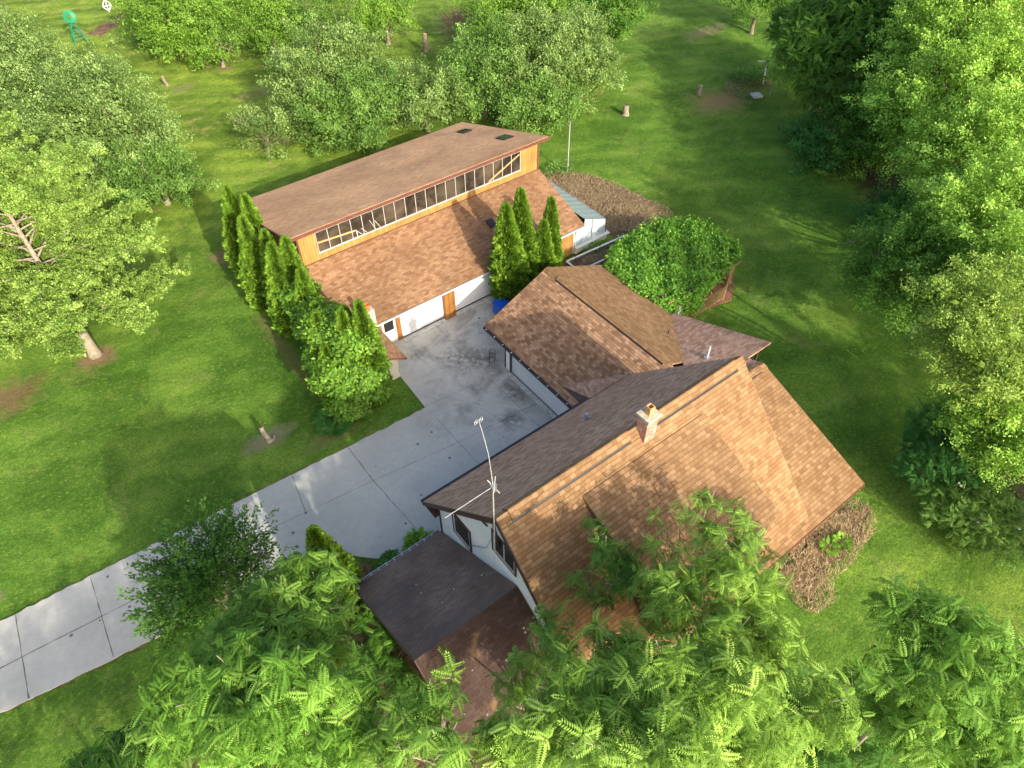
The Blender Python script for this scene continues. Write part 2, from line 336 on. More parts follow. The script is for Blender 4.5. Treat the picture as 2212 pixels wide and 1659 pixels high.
LM = dict(
    pale=leafmat('pale_apple_leaves', (0.074, 0.126, 0.026), (0.190, 0.302, 0.071), (0.423, 0.577, 0.182)),
    mid=leafmat('apple_leaves', (0.058, 0.120, 0.020), (0.152, 0.283, 0.051), (0.311, 0.496, 0.110)),
    light=leafmat('bright_leaves', (0.086, 0.178, 0.019), (0.187, 0.340, 0.038), (0.322, 0.506, 0.083)),
    dark=leafmat('dark_leaves', (0.048, 0.120, 0.014), (0.113, 0.250, 0.032), (0.239, 0.422, 0.059), .28),
    fresh=leafmat('maple_leaves', (0.053, 0.107, 0.013), (0.241, 0.441, 0.056), (0.756, 1.076, 0.199)),
    yellow=leafmat('yellowing_maple_leaves', (0.100, 0.175, 0.026), (0.255, 0.391, 0.058), (0.512, 0.652, 0.151)),
    deep=leafmat('deep_green_leaves', (0.038, 0.132, 0.026), (0.066, 0.202, 0.037), (0.126, 0.298, 0.062), .2),
    juniper=leafmat('juniper_sprays', (0.051, 0.137, 0.021), (0.088, 0.205, 0.030), (0.146, 0.293, 0.047), .2),
    arb=leafmat('arborvitae_sprays', (0.047, 0.103, 0.009), (0.156, 0.293, 0.026), (0.328, 0.521, 0.054), .25),
    ginkgo=leafmat('fan_leaves', (0.061, 0.114, 0.018), (0.221, 0.355, 0.059), (0.462, 0.637, 0.146)),
    ailm=leafmat('feathery_leaves', (0.047, 0.111, 0.014), (0.186, 0.350, 0.046), (0.382, 0.600, 0.104)),
    ailb=leafmat('bright_feathery_leaves', (0.038, 0.100, 0.011), (0.178, 0.372, 0.042), (0.404, 0.626, 0.112)),
    ailb2=leafmat('fresh_feathery_leaves', (0.054, 0.114, 0.013), (0.236, 0.409, 0.053), (0.516, 0.730, 0.143)),
    aild=leafmat('dark_feathery_leaves', (0.037, 0.109, 0.015), (0.096, 0.231, 0.029), (0.200, 0.404, 0.053), .25),
    vine=leafmat('vine_leaves', (0.046, 0.115, 0.013), (0.166, 0.328, 0.036), (0.356, 0.571, 0.079)),
    pergola=leafmat('grape_leaves', (0.061, 0.172, 0.021), (0.158, 0.348, 0.041), (0.366, 0.611, 0.074)),
)

# ------------------------------------------------------------------ setting
def ground_sheet():
    xs = np.concatenate([np.linspace(-400, -60, 6), np.linspace(-40, 130, 90), np.linspace(160, 600, 6)])
    ys = np.concatenate([np.linspace(-400, -60, 6), np.linspace(-40, 130, 90), np.linspace(160, 600, 6)])
    X, Y = np.meshgrid(xs, ys); Z = .05 * np.sin(X * .35 + Y * .11) * np.sin(Y * .28 - X * .07) + .04 * np.sin(X * .9 + 2) * np.sin(Y * .8)
    near = (X > -14) & (X < 34) & (Y > 1) & (Y < 54); Z = np.where(near, np.minimum(Z, 0) * .3, Z) - .03
    V = np.stack([X, Y, Z], -1).reshape(-1, 3); nx = len(xs); ny = len(ys)
    i = (np.arange(ny - 1)[:, None] * nx + np.arange(nx - 1)[None]).ravel(); F4 = np.stack([i, i + 1, i + nx + 1, i + nx], -1)
    o = np_mesh('ground', V, F4, 4, M['lawn']); o.data.polygons.foreach_set('use_smooth', [True] * len(F4)); return tag(o, kind='structure')
ground_sheet()

# driveway and yard slab
def wob(a, b, n, amp):
    out = []
    for i in range(n):
        t = i / n; p = Vector(a).lerp(Vector(b), t); out.append((p.x + random.uniform(-amp, amp) * .4, p.y + random.uniform(-amp, amp)))
    return out
edge = wob((-60, 28.5), (-24, 26.6), 20, .05) + wob((-24, 26.6), (-10.8, 25.8), 24, .05) + wob((-10.8, 25.8), (-3.4, 25.45), 24, .05) + wob((-3.4, 25.45), (7.3, 24.95), 36, .04) + wob((7.3, 24.95), (12.4, 24.7), 18, .05)
edge += [(12.45, 24.75), (12.6, 27.8), (12.62, 30.7), (21.92, 30.7), (21.92, 27.0), (20.5, 25.0), (19.5, 16.2), (8.2, 16.2), (8.0, 16.7), (7.2, 17.1), (6.2, 17.15), (5.4, 17.45), (4.7, 18.1), (4.1, 18.75), (3.2, 19.3), (1.5, 19.9)]
edge += wob((0, 20.2), (-5.3, 20.5), 14, .04) + wob((-5.3, 20.5), (-11.7, 21.3), 16, .05) + wob((-11.7, 21.3), (-24, 22.6), 20, .05) + wob((-24, 22.6), (-60, 24.6), 20, .05) + [(-60, 24.6)]
d = MB(); d.slab([(x, y, .035) for x, y in reversed(edge)], .12); drive = tag(d.build('driveway', M['concrete']), kind='structure')
def joint(pts, wd=.03):
    b = MB(); pts = [Vector((x, y, .039)) for x, y in pts]
    fine = []
    for a, c in zip(pts[:-1], pts[1:]):
        n = max(2, int((c - a).length / .35))
        for i in range(n): q = a.lerp(c, i / n); fine.append(q + Vector((random.uniform(-.012, .012), random.uniform(-.012, .012), 0)))
    fine.append(pts[-1]); L_, R_ = [], []
    for i, p in enumerate(fine):
        t = (fine[min(i + 1, len(fine) - 1)] - fine[max(i - 1, 0)]).normalized(); s = Vector((-t.y, t.x, 0)) * wd * random.uniform(.25, .8) * (2.2 if random.random() < .04 else 1)
        L_.append(p + s); R_.append(p - s)
    for i in range(len(fine) - 1): b.face([R_[i], R_[i + 1], L_[i + 1], L_[i]])
    b.build('joint', M['joint'], drive)
joint([(-24, 24.3), (-11.2, 23.4), (-5.1, 23.0), (1.8, 22.6)], .035); joint([(1.8, 22.6), (7.3, 22.0), (12, 21.4), (17, 20.95), (18.2, 20.8)], .018)
for a in ([(-10.1, 25.7), (-10.5, 21.2)], [(-6.7, 25.55), (-7.0, 20.8)], [(.6, 25.0), (.9, 20.3)], [(3.9, 25.0), (3.4, 22.3)], [(-3.1, 25.3), (-3.2, 22.9)], [(7.3, 24.9), (7.3, 22), (7.6, 17.1)], [(-14.4, 26), (-14.6, 21.6)]): joint(a, .03)
for a in ([(12.5, 24.75), (12.55, 19.6), (12.6, 16.3)], [(16.95, 30.5), (16.85, 26.7), (16.95, 21), (17, 16.3)], [(13.0, 29.1), (17, 29.05), (21.8, 28.9)], [(12.5, 24.8), (18.1, 24.3)], [(16.9, 21.0), (18.3, 20.8)], [(15.0, 22.7), (15.6, 20.9), (16.3, 19.6)]): joint(a, .014)
b = MB(); b.slab([(x, y, .07) for x, y in ((14.5, 30.28), (17.75, 30.28), (17.75, 30.62), (14.5, 30.62))], .05); b.slab([(x, y, .07) for x, y in ((18.6, 30.28), (21.85, 30.28), (21.85, 30.62), (18.6, 30.62))], .05)
b.slab([(x, y, .07) for x, y in ((17.95, 17), (18.27, 17), (18.27, 23.85), (17.95, 23.85))], .05); b.build('door_sill', M['stone'], drive)

verge = MB(); vp = [Vector((x, y, .004)) for x, y in edge[:122]]
for side_ in (edge[:122], edge[-72:-1]):
    vp = [Vector((x, y, .004)) for x, y in side_]; L_ = []; R_ = []
    for i, q_ in enumerate(vp):
        t_ = (vp[min(i + 1, len(vp) - 1)] - vp[max(i - 1, 0)]).normalized(); s_ = Vector((-t_.y, t_.x, 0)); L_.append(q_ + s_ * random.uniform(.0, .10)); R_.append(q_ - s_ * .05)
    for i in range(len(vp) - 1): verge.face([R_[i], R_[i + 1], L_[i + 1], L_[i]])
tag(verge.build('verge', M['mulch']), kind='structure')
# mulch beds
def bed(pts, name='garden_bed', mat='mulch', z=.012, n=7, amp=.28, kind='structure'):
    out = []
    for a, c in zip(pts, pts[1:] + pts[:1]):
        for i in range(n): t = i / n; out.append((a[0] + (c[0] - a[0]) * t + random.uniform(-amp, amp), a[1] + (c[1] - a[1]) * t + random.uniform(-amp, amp)))
    b = MB(); b.slab([(x, y, z) for x, y in out], .05); o = b.build(name, M[mat]); return tag(o, kind='structure'), out
bed([(31.6, 37.6), (35.6, 40.4), (37.2, 39.2), (38.4, 35.6), (39.3, 32.4), (38.7, 29.5), (35.6, 28.4), (33.4, 29.6), (33.0, 31.2), (32.7, 34)][::-1])
bed([(20.4, 5.1), (23.5, 5.3), (26.4, 5.3), (27.3, 4.3), (25.6, 3.4), (23.2, 3.6), (20.4, 2.9)][::-1])
bed([(21.9, 25.6), (29.3, 25.6), (29.3, 30.3), (22, 30.3)], 'garden_path', 'paving', .02, 5, .05)
bed([(29.3, 21.2), (34.8, 20.0), (37.4, 22.0), (36.5, 27), (30, 29.4), (29.3, 27)], 'patio', 'paving', .016, 5, .04)
bed([(2.2, 17.3), (5.2, 17.3), (6.3, 16.9), (8, 16.4), (8, 15), (2.2, 15)], 'planting_bed', 'mulch', .01, 5, .05)
bed([(-1, 20), (4.2, 18.3), (5, 14), (4, 5), (14, 4), (14, -6), (-6, -6), (-8, 12)], 'woodland_floor', 'mulch', .008, 6, .5)
bed([(12.2, 96), (22, 103), (23, 101.5), (13.2, 94)], 'flower_bed', 'mulch', .02, 6, .3)

# straw and mulch pieces lying on the beds
def litter(spots, n, seed, name='straw', mat='straw', ln=.35, kindlabel=None):
    r = np.random.default_rng(seed); V = []; T = []
    for x, y, rx, ry, k in spots:
        m_ = int(n * k); a = r.uniform(0, 2 * np.pi, m_); q = np.sqrt(r.uniform(0, 1, m_)); px = x + rx * q * np.cos(a); py = y + ry * q * np.sin(a)
        th = r.normal(1.2, .9, m_); l = r.uniform(.3, 1, m_) * ln; dx = np.cos(th) * l; dy = np.sin(th) * l; wx = -np.sin(th) * .014; wy = np.cos(th) * .014; z = r.uniform(.03, .16, m_)
        z2 = np.abs(z + r.normal(0, .07, m_)) + .02
        V.append(np.stack([np.stack([px - wx, py - wy, z], -1), np.stack([px + dx, py + dy, z2], -1), np.stack([px + wx, py + wy, z + .01], -1)], 1)); T.append(np.repeat(r.uniform(0, 1, m_), 3))
    V = np.concatenate(V).reshape(-1, 3); o = np_mesh(name, V, np.arange(len(V)).reshape(-1, 3), 3, M[mat], tint=np.concatenate(T))
    return tag(o, kind='stuff')
tag(litter([(36, 34.2, 2.7, 5.2, 1), (37, 30.8, 2.3, 2.4, .6), (34.6, 38.4, 2.0, 2.2, .3)], 8000, 1), 'dry straw and dead stalks strewn over the bed beside the greenhouse', 'straw')
tag(litter([(23.3, 4.2, 3.4, 1.3, 1), (25.8, 4.5, 1.6, 1.3, .5), (21.0, 3.2, 1.2, 1.0, .3)], 2600, 2), 'wood chips and dry clippings along the foot of the sunny house wall', 'straw')

# grass blades standing on the lawn
def grass():
    r = np.random.default_rng(3); n = 620000
    # even density over what can be seen, thinner far away
    u = r.uniform(-.04, 1.04, n) * 2212; v = r.uniform(.0, 1.03, n) * 1659
    cfn, run, cun = np.array(cf), np.array(rt), np.array(cu)
    D = cfn * 1504 + run * (u - 1106)[:, None] + cun * (829.5 - v)[:, None]; t = -32 / D[:, 2]; P = D * t[:, None]
    # turn the picture-spaced sample into a plain ground scatter of patches
    P[:, 0] += r.normal(0, .5, n); P[:, 1] += r.normal(0, .5, n); x, y = P[:, 0], P[:, 1]
    keep = np.ones(n, bool)
    keep &= ~((x > 12.3) & (x < 22.2) & (y > 16) & (y < 31)); keep &= ~((x > 7.6) & (x < 29) & (y > 5) & (y < 26)); keep &= ~((x > 10.8) & (x < 32.8) & (y > 30.4) & (y < 46))
    up = np.interp(x, [-60, -24, -10.8, -3.4, 7.3, 12.5], [28.5, 26.6, 25.8, 25.45, 24.95, 24.7]); lo = np.interp(x, [-60, -24, -11.7, -5.3, 0, 3.2, 4.7, 6.2, 8.2], [24.6, 22.6, 21.3, 20.5, 20.2, 19.3, 18.1, 17.1, 16.2])
    jt = r.normal(0, .05, n) + .05 * np.sin(x * 3.1) + .04 * np.sin(x * 7.7); keep &= ~((x < 12.5) & (y < up + .03 + jt) & (y > lo - .03 + jt))
    for bx, by, brx, bry in ((36, 34.2, 2.6, 5), (37, 31, 1.9, 2), (23.3, 4.4, 2.8, 1.0), (25.8, 4.6, 1.2, .8), (33, 25, 3.4, 4.4)): keep &= ((x - bx) / brx) ** 2 + ((y - by) / bry) ** 2 > 1
    keep &= ~((y < 17.2) & (x < 8)); keep &= (.74 * x - .67 * y) < 25.5
    keep &= ~((x > 11.5) & (x < 13) & (y > 25) & (y < 28))
    P = P[keep]; n = len(P); far = np.clip(np.linalg.norm(P, axis=1) / 40, .8, 2.6)
    hgt = r.uniform(.06, .15, n) * far ** .6; a = r.uniform(0, 2 * np.pi, n); wd = r.uniform(.03, .075, n) * far; le = r.normal(0, .06, (n, 2)) * far[:, None]
    o = np.stack([np.cos(a) * wd, np.sin(a) * wd, np.zeros(n)], -1); tip = P + np.stack([le[:, 0], le[:, 1], hgt], -1)
    V = np.stack([P - o, P + o, tip], 1).reshape(-1, 3)
    ob = np_mesh('grass', V, np.arange(len(V)).reshape(-1, 3), 3, M['blades'], tint=np.repeat(r.uniform(0, 1, n) ** 2, 3))
    tag(ob, 'short green mown grass and clover covering the whole lawn', 'grass', kind='stuff')
grass()

# ------------------------------------------------------------------ barn
barn = empty('barn', (20.2, 30.7, 0), 'long cedar-sided barn with a clerestory window band and two white garage doors', 'barn')
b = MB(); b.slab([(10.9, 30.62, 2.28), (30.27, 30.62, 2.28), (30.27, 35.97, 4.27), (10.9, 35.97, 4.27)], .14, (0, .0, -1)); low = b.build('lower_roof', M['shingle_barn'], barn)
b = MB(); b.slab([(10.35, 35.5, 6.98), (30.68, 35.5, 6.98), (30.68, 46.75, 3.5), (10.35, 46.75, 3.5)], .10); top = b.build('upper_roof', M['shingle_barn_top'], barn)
b = MB(); b.box(10.33, 30.70, 35.44, 35.495, 6.74, 6.95); b.box(10.33, 30.70, 46.76, 46.8, 3.28, 3.48)
for x in (10.30, 30.685): b.slab([(x, 35.5, 6.96), (x, 35.5, 6.76), (x, 46.75, 3.28), (x, 46.75, 3.48)], .04, (1, 0, 0))
b.build('fascia', M['red_brown_trim'], barn)
# walls: gable sides follow the two roofs
b = MB()
b.box(11.0, 13.02, 30.75, 30.87, 0, 2.2); b.box(11.0, 29.45, 30.755, 30.875, 2.12, 2.22); b.box(21.95, 29.45, 30.75, 30.87, 0, 2.118)
b.box(11.0, 12.2, 35.97, 36.09, 4.1, 6.72); b.box(28.46, 30.12, 35.97, 36.09, 4.1, 6.72); b.box(12.2, 28.46, 35.972, 36.09, 4.1, 4.86); b.box(12.2, 28.46, 35.972, 36.09, 6.42, 6.72)
b.slab([(10.98, 36.09, 0), (10.98, 36.09, 6.66), (10.98, 46.2, 3.52), (10.98, 46.2, 0)], .12, (1, 0, 0))
b.slab([(10.985, 30.87, 0), (10.985, 30.87, 2.2), (10.985, 36.09, 4.12), (10.985, 36.09, 0)], .12, (1, 0, 0))
b.slab([(30.0, 36.09, 0), (30.0, 36.09, 6.66), (30.0, 46.2, 3.52), (30.0, 46.2, 0)], .12, (1, 0, 0))
b.slab([(29.34, 30.87, 0), (29.34, 30.87, 2.2), (29.34, 36.09, 4.12), (29.34, 36.09, 0)], .12, (1, 0, 0)); b.box(29.46, 30.12, 35.975, 36.08, 0, 4.09)
b.box(11.1, 30.0, 46.08, 46.2, 0, 3.5)
b.build('wall', M['cedar'], barn)
b = MB(); b.box(10.95, 11.07, 35.9, 35.968, 4.33, 6.72); b.box(30.05, 30.16, 35.9, 35.968, 4.33, 6.74); b.box(11.07, 30.05, 35.93, 35.968, 4.30, 4.36); b.build('corner_trim', M['red_brown_trim'], barn)
# clerestory: twenty panes
cw = MB(); X0, X1, Z0, Z1 = 12.24, 28.43, 4.92, 6.39
cw.box(X0 - .05, X1 + .05, 35.90, 35.965, Z0 - .08, Z0); cw.box(X0 - .05, X1 + .05, 35.90, 35.965, Z1, Z1 + .05)
for i in range(21): x = X0 + (X1 - X0) * i / 20; cw.box(x - .02, x + .02, 35.93, 35.968, Z0, Z1)
cwo = cw.build('clerestory_window', M['grey_trim'], barn)
for i in range(20):
    a, c = X0 + (X1 - X0) * i / 20 + .03, X0 + (X1 - X0) * (i + 1) / 20 - .03; p = MB(); p.box(a, c, 35.955, 35.962, Z0 + .002, Z1 - .002); p.build('pane', M['glass_clere'], cwo)
for q_ in (((12.3, 35.95, 5.62), (14.9, 35.95, 5.42)), ((25.6, 35.95, 4.98), (28.35, 35.95, 6.15))): b = MB(); b.beam(*q_, .012, .12); b.build('brace_board', M['clay'], cwo)
b = MB()
for x, z in ((15.0, 5.35), (15.35, 5.4), (16.0, 5.75), (16.35, 5.6)): b.beam((x, 35.95, z), (x + .35, 35.95, 4.95), .008, .022)
b.beam((14.97, 35.95, 5.45), (15.02, 35.95, 4.95), .012, .05); b.build('stepladder_behind_glass', M['white_trim'], cwo)
# skylights
def skylight(x0, x1, y0, y1, zf, par):
    b = MB(); q = [(x0, y0), (x1, y0), (x1, y1), (x0, y1)]; b.slab([(x, y, zf(y) + .09) for x, y in q], .12); s = b.build('skylight', M['dark'], par)
    p = MB(); e = .1; q = [(x0 + e, y0 + e), (x1 - e, y0 + e), (x1 - e, y1 - e), (x0 + e, y1 - e)]; p.slab([(x, y, zf(y) + .10) for x, y in q], .006); p.build('pane', M['glass'], s)
zt = lambda y: 6.98 - (y - 35.5) * 3.48 / 11.25
skylight(28.55, 29.4, 43.4, 44.35, zt, top); skylight(28.7, 29.6, 38.2, 39.3, zt, top)
zl = lambda y: 2.28 + (y - 30.62) * 1.99 / 5.35
skylight(23.75, 24.3, 33.3, 33.9, zl, low)
# doors
def panel_door(x0, x1, z1):
    b = MB(); b.box(x0, x1, 30.70, 30.745, .07, z1); g = b.build('garage_door', M['white_door'], barn)
    t = MB(); t.box(x0, x1, 30.66, 30.70, .07, .12); t.build('bottom_seal', M['dark'], g)
panel_door(14.55, 17.8, 2.12); panel_door(18.62, 21.86, 2.12)
b = MB(); b.box(14.2, 14.55, 30.66, 30.76, .04, 2.18); b.build('door_post', M['post_wood'], barn)
b = MB(); b.box(12.95, 13.2, 30.66, 30.76, .04, 2.18); b.build('door_post', M['post_wood'], barn)
b = MB(); b.box(17.8, 18.62, 30.38, 30.745, .04, 2.15); b.build('door_post', M['post_wood'], barn)
b = MB(); b.box(21.86, 21.95, 30.68, 30.76, .04, 2.18); b.box(14.55, 17.8, 30.68, 30.74, 2.121, 2.18); b.box(18.62, 21.86, 30.68, 30.74, 2.121, 2.18); b.build('door_trim', M['white_trim'], barn)
b = MB(); b.box(13.2, 14.2, 30.70, 30.745, .06, 2.15); ed = b.build('entry_door', M['white_trim'], barn)
b = MB(); b.box(13.36, 14.04, 30.685, 30.699, 1.18, 2.02); b.build('window', M['glass'], ed)
for z_ in (.28, .95): b = MB(); b.box(13.36, 14.04, 30.692, 30.699, z_, z_ + .04); b.build('moulding', M['white_wall'], ed)
b = MB(); b.tube([(14.1, 30.70, 1.05), (14.1, 30.62, 1.05)], .035, 8); b.build('handle', M['dark'], ed)
b = MB(); b.box(10.9, 30.3, 30.50, 30.62, 2.12, 2.24); b.build('gutter', M['white_trim'], barn, bevel=.02)
b = MB(); b.box(10.92, 30.28, 30.535, 30.585, 2.2405, 2.246); b.build('gutter_trough', M['dark'], barn)
b = MB(); b.tube([(29.62, 30.56, 2.12), (29.55, 30.66, 1.9), (29.52, 30.68, 1.7), (29.52, 30.68, .15), (29.6, 30.5, .06)], .045, 6); b.build('downpipe', M['white_trim'], barn)
b = MB(); b.box(29.36, 29.46, 30.715, 30.749, .04, 2.12); b.build('corner_board', M['white_trim'], barn)

# greenhouse leaning on the barn's end wall
gh = empty('greenhouse', (31, 34, 0), 'lean-to greenhouse with milky panes and white sills on the end wall of the barn', 'greenhouse')
b = MB(); b.box(29.5, 32.72, 30.62, 30.78, 0, .5); b.box(32.56, 32.72, 30.78, 37.3, 0, .5); b.box(29.5, 32.72, 37.3, 37.45, 0, .5); b.build('base_wall', M['cream'], gh)
b = MB(); b.box(29.48, 32.86, 30.44, 30.80, .502, .60); b.box(32.60, 32.86, 30.80, 37.5, .502, .598); b.build('sill', M['white_trim'], gh)
hz = lambda x: 3.02 - (x - 29.5) * .40
b = MB(); b.face([(29.52, 30.70, .6), (32.55, 30.70, .6), (32.42, 30.70, hz(32.42)), (30.33, 30.70, hz(30.33)), (30.33, 30.70, 2.05), (29.52, 30.70, 2.05)]); b.build('end_glazing', M['glass_white'], gh)
b = MB(); b.face([(30.33, 30.70, hz(30.33)), (32.42, 30.70, hz(32.42)), (32.42, 37.4, hz(32.42)), (30.33, 37.4, hz(30.33))]); b.build('roof_glazing', M['glass_milky'], gh)
b = MB(); b.face([(32.62, 30.70, .6), (32.62, 37.4, .6), (32.42, 37.4, hz(32.42)), (32.42, 30.70, hz(32.42))]); b.face([(29.52, 37.4, .6), (29.52, 37.4, hz(29.52)), (32.42, 37.4, hz(32.42)), (32.62, 37.4, .6)]); b.build('side_glazing', M['glass_white'], gh)
b = MB()
for i in range(11): y = 30.7 + 6.7 * i / 10; b.beam((30.33, y, hz(30.33) + .02), (32.44, y, hz(32.44) + .02), .045, .04); b.beam((32.44, y, hz(32.44)), (32.64, y, .6), .04, .04)
b.beam((32.44, 30.68, hz(32.44) + .01), (32.44, 37.42, hz(32.44) + .01), .06, .06)
for x in (29.55, 31.1): b.beam((x, 30.67, .6), (x, 30.67, min(hz(x), 2.05 if x < 30 else 9)), .05, .03)
b.build('frame', M['metal'], gh)

# low shed with the old chimney in front of the barn's left end
shed = empty('shed', (11.6, 29.2, 0), 'low cream-walled shed with a brown gable roof, half buried in vines before the barn', 'shed')
b = MB(); b.slab([(10.3, 27.85, 0), (12.6, 27.85, 0), (12.6, 27.85, 2.02), (11.45, 27.85, 2.62), (10.3, 27.85, 2.02)], .12, (0, 1, 0)); b.box(12.48, 12.6, 27.97, 30.6, 0, 2.0); b.box(10.3, 10.42, 27.97, 30.6, 0, 2.0); b.build('wall', M['cream'], shed)
b = MB(); b.box(12.61, 12.64, 27.82, 27.9, 0, 2.0); b.build('corner_board', M['white_trim'], shed)
b = MB(); b.slab([(12.95, 27.25, 2.0), (12.95, 30.55, 2.0), (11.45, 30.55, 2.83), (11.45, 27.25, 2.83)], .1); b.slab([(11.449, 27.25, 2.83), (11.449, 30.55, 2.83), (9.95, 30.55, 2.0), (9.95, 27.25, 2.0)], .1); b.build('roof', M['shingle_barn'], shed)
b = MB(); b.slab([(12.97, 27.22, 1.98), (11.45, 27.22, 2.82), (11.45, 27.22, 2.66), (12.97, 27.22, 1.82)], .027, (0, 1, 0)); b.slab([(11.449, 27.22, 2.82), (9.93, 27.22, 1.98), (9.93, 27.22, 1.82), (11.449, 27.22, 2.66)], .027, (0, 1, 0)); b.build('fascia', M['red_brown_trim'], shed)
b = MB(); b.box(12.05, 12.65, 30.0, 30.42, 2.2, 4.05); ch = b.build('chimney', M['block'], shed)
b = MB(); b.tube([(12.3, 30.2, 4.05), (12.3, 30.2, 4.5)], .16, 10, False); b.tube([(12.3, 30.2, 4.5), (12.3, 30.2, 4.06)], .11, 10, False); b.build('flue', M['orange'], ch)

# ------------------------------------------------------------------ house
house = empty('house', (17, 13, 0), 'white house with steep brown shingle roofs, a brick chimney and a long garage wing', 'house')
RL, RR, RY, RZ = 7.7, 21.25, 10.92, 10.08           # main ridge
EY, EZ = 16.9, 3.85                                  # eave over the yard
FY, FZ = 5.2, 4.15                                   # front eave of the steep slope
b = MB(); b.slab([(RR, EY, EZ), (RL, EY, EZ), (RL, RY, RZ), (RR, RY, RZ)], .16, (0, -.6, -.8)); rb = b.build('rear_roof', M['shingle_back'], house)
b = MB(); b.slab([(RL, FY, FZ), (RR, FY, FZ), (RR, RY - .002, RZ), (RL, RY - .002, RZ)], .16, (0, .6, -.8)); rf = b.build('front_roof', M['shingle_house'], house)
def cap(x0, x1, par, y=RY, z=RZ, dy=.3, sl=1.0, lift=.07, mat='shingle_house', gap=True):
    b = MB(); n = max(1, int((x1 - x0) / .22))
    for i in range(n):
        a = x0 + (x1 - x0) * i / n; c = x0 + (x1 - x0) * (i + 1) / n + .015; zz_ = z + lift + (i % 2) * .004
        b.slab([(a, y - dy, zz_ - dy * sl), (c, y - dy, zz_ - dy * sl), (c, y, zz_), (a, y, zz_)], .035); b.slab([(c, y + dy, zz_ - dy * sl), (a, y + dy, zz_ - dy * sl), (a, y + .001, zz_), (c, y + .001, zz_)], .035)
    o = b.build('ridge_cap', M[mat], par); 
    if lift > .05:
        e = dy + .045; q = MB(); q.slab([(x0, y - e, z + .045 - e * sl), (x1, y - e, z + .045 - e * sl), (x1, y, z + .045), (x0, y, z + .045)], .03); q.slab([(x1, y + e, z + .045 - e * sl), (x0, y + e, z + .045 - e * sl), (x0, y + .001, z + .045), (x1, y + .001, z + .045)], .03); q.build('ridge_vent', M['dark'], o)  # black vent strip also paints the shadow gap under the raised cap
    return o
cap(8.2, 14.2, rf, lift=.11); cap(15.5, 20.7, rf, lift=.11); cap(14.2, 15.5, rf, lift=.02); cap(RL, 8.2, rf, lift=.02); cap(20.7, RR, rf, lift=.02)
# rake and eave trim
def strip(pts, th, d): q = MB(); q.slab(pts, th, d); return q
b = MB(); b.slab([(RL - .04, EY + .02, EZ - .02), (RL - .04, RY, RZ - .02), (RL - .04, RY, RZ - .40), (RL - .04, EY - .02, EZ - .30)], .04, (1, 0, 0))
b.slab([(RL - .04, RY - .001, RZ - .02), (RL - .04, FY - .02, FZ - .02), (RL - .04, FY + .02, FZ - .30), (RL - .04, RY - .001, RZ - .40)], .04, (1, 0, 0))
b.box(RL - .04, RR, EY + .01, EY + .05, EZ - .28, EZ - .03); b.build('fascia', M['brown_trim'], house)
b = MB(); b.box(RL - .05, RR - 3.4, EY + .06, EY + .17, EZ - .15, EZ - .04); b.build('gutter', M['dark'], house)
# soffit
b = MB(); b.slab([(RL, EY, EZ - .18), (RR - .2, EY, EZ - .18), (RR - .2, 15.9, EZ - .18), (RL, 15.9, EZ - .18)], .02); b.build('soffit', M['brown_trim'], house)
# walls
WX = 7.98
def rz(y): return RZ - .3 - abs(y - RY) * ((RZ - EZ) / (EY - RY) if y > RY else (RZ - FZ) / (RY - FY))
b = MB(); b.slab([(WX, 15.9, 0), (WX, 15.9, rz(15.9)), (WX, RY, rz(RY)), (WX, 5.7, rz(5.7)), (WX, 5.7, 0)], .15, (1, 0, 0)); b.box(WX + .15, 20.9, 15.75, 15.9, 0, 3.9); b.box(WX + .15, 26.0, 5.7, 5.85, 0, 2.6)
b.slab([(20.9, 5.85, 0), (20.9, 5.85, rz(5.85)), (20.9, RY, rz(RY)), (20.9, 15.75, rz(15.75)), (20.9, 15.75, 0)], .15, (1, 0, 0))
b.slab([(25.95, 5.85, 0), (25.95, 5.85, 2.75), (25.95, 12.2, 5.0), (25.95, 18.9, 2.6), (25.95, 18.9, 0)], .15, (1, 0, 0)); b.build('wall', M['white_wall'], house)
b = MB(); b.box(WX - .03, WX + .03, 15.84, 15.96, 0, 4.4); b.box(WX + .03, WX + .13, 15.901, 15.96, 0, 3.7); b.build('corner_post', M['brown_trim'], house)
def gable_window(y0, y1, z0, z1, mull=True):
    b = MB(); e = .09
    b.box(WX - .05, WX - .001, y0 - e, y1 + e, z0 - e, z0); b.box(WX - .05, WX - .001, y0 - e, y1 + e, z1, z1 + e); b.box(WX - .05, WX - .001, y0 - e, y0, z0, z1); b.box(WX - .05, WX - .001, y1, y1 + e, z0, z1)
    o = b.build('window', M['brown_trim'], house); f = MB(); e2 = .05
    f.box(WX - .035, WX - .001, y0, y1, z0, z0 + e2); f.box(WX - .035, WX - .001, y0, y1, z1 - e2, z1); f.box(WX - .035, WX - .001, y0, y0 + e2, z0 + e2, z1 - e2); f.box(WX - .035, WX - .001, y1 - e2, y1, z0 + e2, z1 - e2)
    if mull: f.box(WX - .03, WX - .001, (y0 + y1) / 2 - .02, (y0 + y1) / 2 + .02, z0 + e2, z1 - e2)
    f.build('frame', M['white_trim'], o); g = MB(); g.box(WX - .012, WX - .002, y0 + e2, y1 - e2, z0 + e2, z1 - e2); g.build('pane', M['glass'], o)
gable_window(13.35, 14.6, 4.0, 5.6, False); gable_window(10.15, 11.55, 6.7, 8.1)
b = MB(); b.beam((RL + .02, 12.0, 8.6), (WX, 11.95, 7.9), .05, .07); b.beam((RL, 11.1, 9.5), (WX, 11.15, 7.2), .05, .07); b.build('rake_bracket', M['brown_trim'], house)
